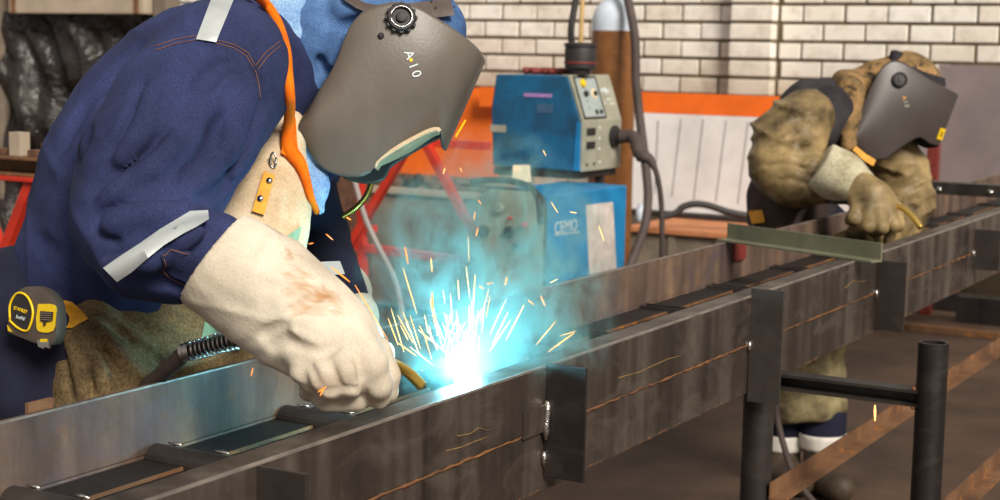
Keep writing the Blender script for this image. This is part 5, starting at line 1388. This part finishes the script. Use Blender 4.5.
# ------------------------------------------------------------------ arc, sparks and smoke
AR = P(461, 378, 2.43)
arc = MB().lathe(AR - Z * 0.010, Z, [(0.002, 0), (0.009, 0.004), (0.011, 0.012), (0.008, 0.022), (0.002, 0.032)], 16).build('welding_arc', emis('arc plasma', (0.70, 0.93, 1.0, 1), 60.0), smooth='all', label='blinding white blue welding arc at the seam', cat='welding arc')
al = lamp('arc_light', 'POINT', [float(c) for c in AR + Z * 0.02], 8.0, (0.26, 0.78, 1.0), shadow_soft_size=0.03)
spark_mats = [emis('spark orange', (1.0, 0.26, 0.03, 1), 1.6), emis('spark yellow', (1.0, 0.50, 0.12, 1), 2.0), emis('spark white', (1.0, 0.80, 0.55, 1), 2.2)]
SP = [(403, 268, 417, 314, 1), (405, 247, 408, 264, 0), (468, 235, 469, 262, 1), (466, 266, 470, 300, 1), (443, 290, 445, 304, 1), (432, 292, 433, 310, 0), (475, 275, 472, 328, 1), (458, 280, 459, 300, 1), (482, 308, 476, 325, 1),
      (490, 296, 486, 318, 1), (508, 312, 492, 345, 1), (524, 305, 506, 340, 1), (541, 296, 545, 306, 0), (528, 300, 534, 305, 0), (550, 283, 558, 279, 1), (556, 321, 536, 345, 1), (560, 336, 576, 331, 1), (574, 333, 548, 352, 1), (487, 284, 493, 283, 0), (479, 286, 484, 289, 0),
      (543, 150, 546, 156, 1), (551, 202, 558, 213, 1), (570, 212, 577, 213, 1), (599, 226, 604, 241, 1), (346, 217, 351, 220, 0), (326, 234, 333, 240, 0), (331, 267, 350, 282, 0), (340, 283, 356, 306, 0), (355, 285, 388, 340, 0), (875, 405, 875, 421, 1), (313, 243, 309, 244, 0),
      (445, 168, 443, 174, 1), (478, 200, 481, 204, 0), (475, 212, 474, 220, 0), (253, 368, 251, 376, 0), (318, 392, 326, 387, 0), (324, 388, 320, 396, 0), (344, 380, 352, 375, 0), (431, 258, 432, 272, 1), (476, 236, 478, 228, 0), (460, 168, 462, 172, 1), (505, 285, 507, 277, 0),
      (385, 345, 378, 330, 1), (398, 345, 388, 318, 1), (404, 352, 391, 308, 1), (420, 356, 403, 312, 1)]
sr = random.Random(3)
def spark_label(x, y, c, L):
    if x > 800: return 'short upright yellow spark falling beside the rusty tie'
    if x < 260: return 'tiny orange spark at the torch spring above the rail'
    if x < 330 and y > 350: return 'small orange spark below the curled glove fingers'
    if x < 360 and y > 370: return 'orange spark crossing the glove knuckles'
    if y < 240 and x > 540: return 'short slanting spark in front of the blue welding machines'
    if y < 260 and x < 360: return 'orange spark drifting past the blue sleeve'
    if x < 360: return 'thin orange spark trail arching past the left cuff'
    if c == 2: return 'thin white hot spark close to the arc'
    if c == 0: return 'small orange ember in the smoke around the arc'
    if L > 25: return 'long yellow spark shooting up from the arc'
    return 'short yellow spark among the long ones above the arc'
for k in range(46):
    a = sr.gauss(-0.10, 0.42); r0 = sr.uniform(8, 40); L = sr.uniform(12, 42)
    x0, y0 = 455 + sr.uniform(-30, 25), 368 + sr.uniform(-8, 6)
    SP.append((x0 + math.sin(a) * r0, y0 - math.cos(a) * r0, x0 + math.sin(a) * (r0 + L), y0 - math.cos(a) * (r0 + L), 2 if sr.random() < 0.45 else 1))
for k, (x0, y0, x1, y1, c) in enumerate(SP):
    d = 2.36 + sr.uniform(-0.10, 0.14)
    if x0 > 800: d = 2.9
    if y0 < 240: d = 2.5
    if x0 < 330: d = 2.02
    if x0 < 260: d = 2.20
    a, b_ = P(x0, y0, d), P(x1, y1, d + sr.uniform(-0.03, 0.03))
    w = (0.0007 if c else 0.0010) * sr.uniform(0.7, 1.2)
    if x0 > 800: w = 0.0022
    MB().tube([a, a * 0.7 + b_ * 0.3, a * 0.3 + b_ * 0.7, b_], [w * 0.5, w, w * 0.9, w * 0.4], 5).build('spark', spark_mats[c], label=spark_label(x0, y0, c, math.hypot(x1 - x0, y1 - y0)), cat='spark', group='sparks around the weld')

# welding fume lit by the arc
fm = bpy.data.materials.new('welding fume'); fm.use_nodes = True
nt = fm.node_tree; nt.nodes.clear()
out = nt.nodes.new('ShaderNodeOutputMaterial'); pv = nt.nodes.new('ShaderNodeVolumePrincipled')
pv.inputs['Color'].default_value = (0.50, 0.95, 0.90, 1); pv.inputs['Anisotropy'].default_value = 0.1
v = position(nt, (1, 1, 0.7))
sc_ = P(488, 285, 2.58)
gp = nt.nodes.new('ShaderNodeNewGeometry'); gr = nt.nodes.new('ShaderNodeTexGradient'); gr.gradient_type = 'SPHERICAL'
mp = nt.nodes.new('ShaderNodeMapping'); mp.vector_type = 'TEXTURE'
mp.inputs['Location'].default_value = [float(c) for c in sc_]; mp.inputs['Scale'].default_value = (0.24, 0.24, 0.28)
nt.links.new(gp.outputs['Position'], mp.inputs[0]); nt.links.new(mp.outputs[0], gr.inputs[0])
n1_ = noise(nt, 9.0, 7, 0.66, v, 1.8)
r1 = ramp(nt, n1_, [(0.50, (0.0, 0.0, 0.0, 1)), (0.80, (1, 1, 1, 1))])
r2 = ramp(nt, gr.outputs['Fac'], [(0.05, (0, 0, 0, 1)), (0.85, (1, 1, 1, 1))])
mm = nt.nodes.new('ShaderNodeMath'); mm.operation = 'MULTIPLY'; nt.links.new(r1, mm.inputs[0]); nt.links.new(r2, mm.inputs[1])
m2_ = nt.nodes.new('ShaderNodeMath'); m2_.operation = 'MULTIPLY'; nt.links.new(mm.outputs[0], m2_.inputs[0]); m2_.inputs[1].default_value = 70.0
# thicker fume right at the arc, put in to spread its glow
vd = nt.nodes.new('ShaderNodeVectorMath'); vd.operation = 'DISTANCE'
vd.inputs[1].default_value = [float(c) for c in AR + Z * 0.03]; nt.links.new(gp.outputs['Position'], vd.inputs[0])
mc = nt.nodes.new('ShaderNodeMapRange'); mc.interpolation_type = 'SMOOTHSTEP'
mc.inputs[1].default_value = 0.07; mc.inputs[2].default_value = 0.0; mc.inputs[3].default_value = 0.0; mc.inputs[4].default_value = 5.0
nt.links.new(vd.outputs['Value'], mc.inputs[0])
ma = nt.nodes.new('ShaderNodeMath'); ma.operation = 'ADD'; nt.links.new(m2_.outputs[0], ma.inputs[0]); nt.links.new(mc.outputs[0], ma.inputs[1])
nt.links.new(ma.outputs[0], pv.inputs['Density']); nt.links.new(pv.outputs[0], out.inputs['Volume'])
bm = bmesh.new(); bmesh.ops.create_icosphere(bm, subdivisions=3, radius=1.0)
me = bpy.data.meshes.new('smoke'); bm.to_mesh(me); bm.free(); me.materials.append(fm)
sm = bpy.data.objects.new('smoke', me); col.objects.link(sm)
sm.location = Vector([float(c) for c in sc_])
sm.scale = (0.34, 0.34, 0.36)
tag(sm, 'thin blue green welding smoke rising above the arc', 'smoke', kind='stuff')
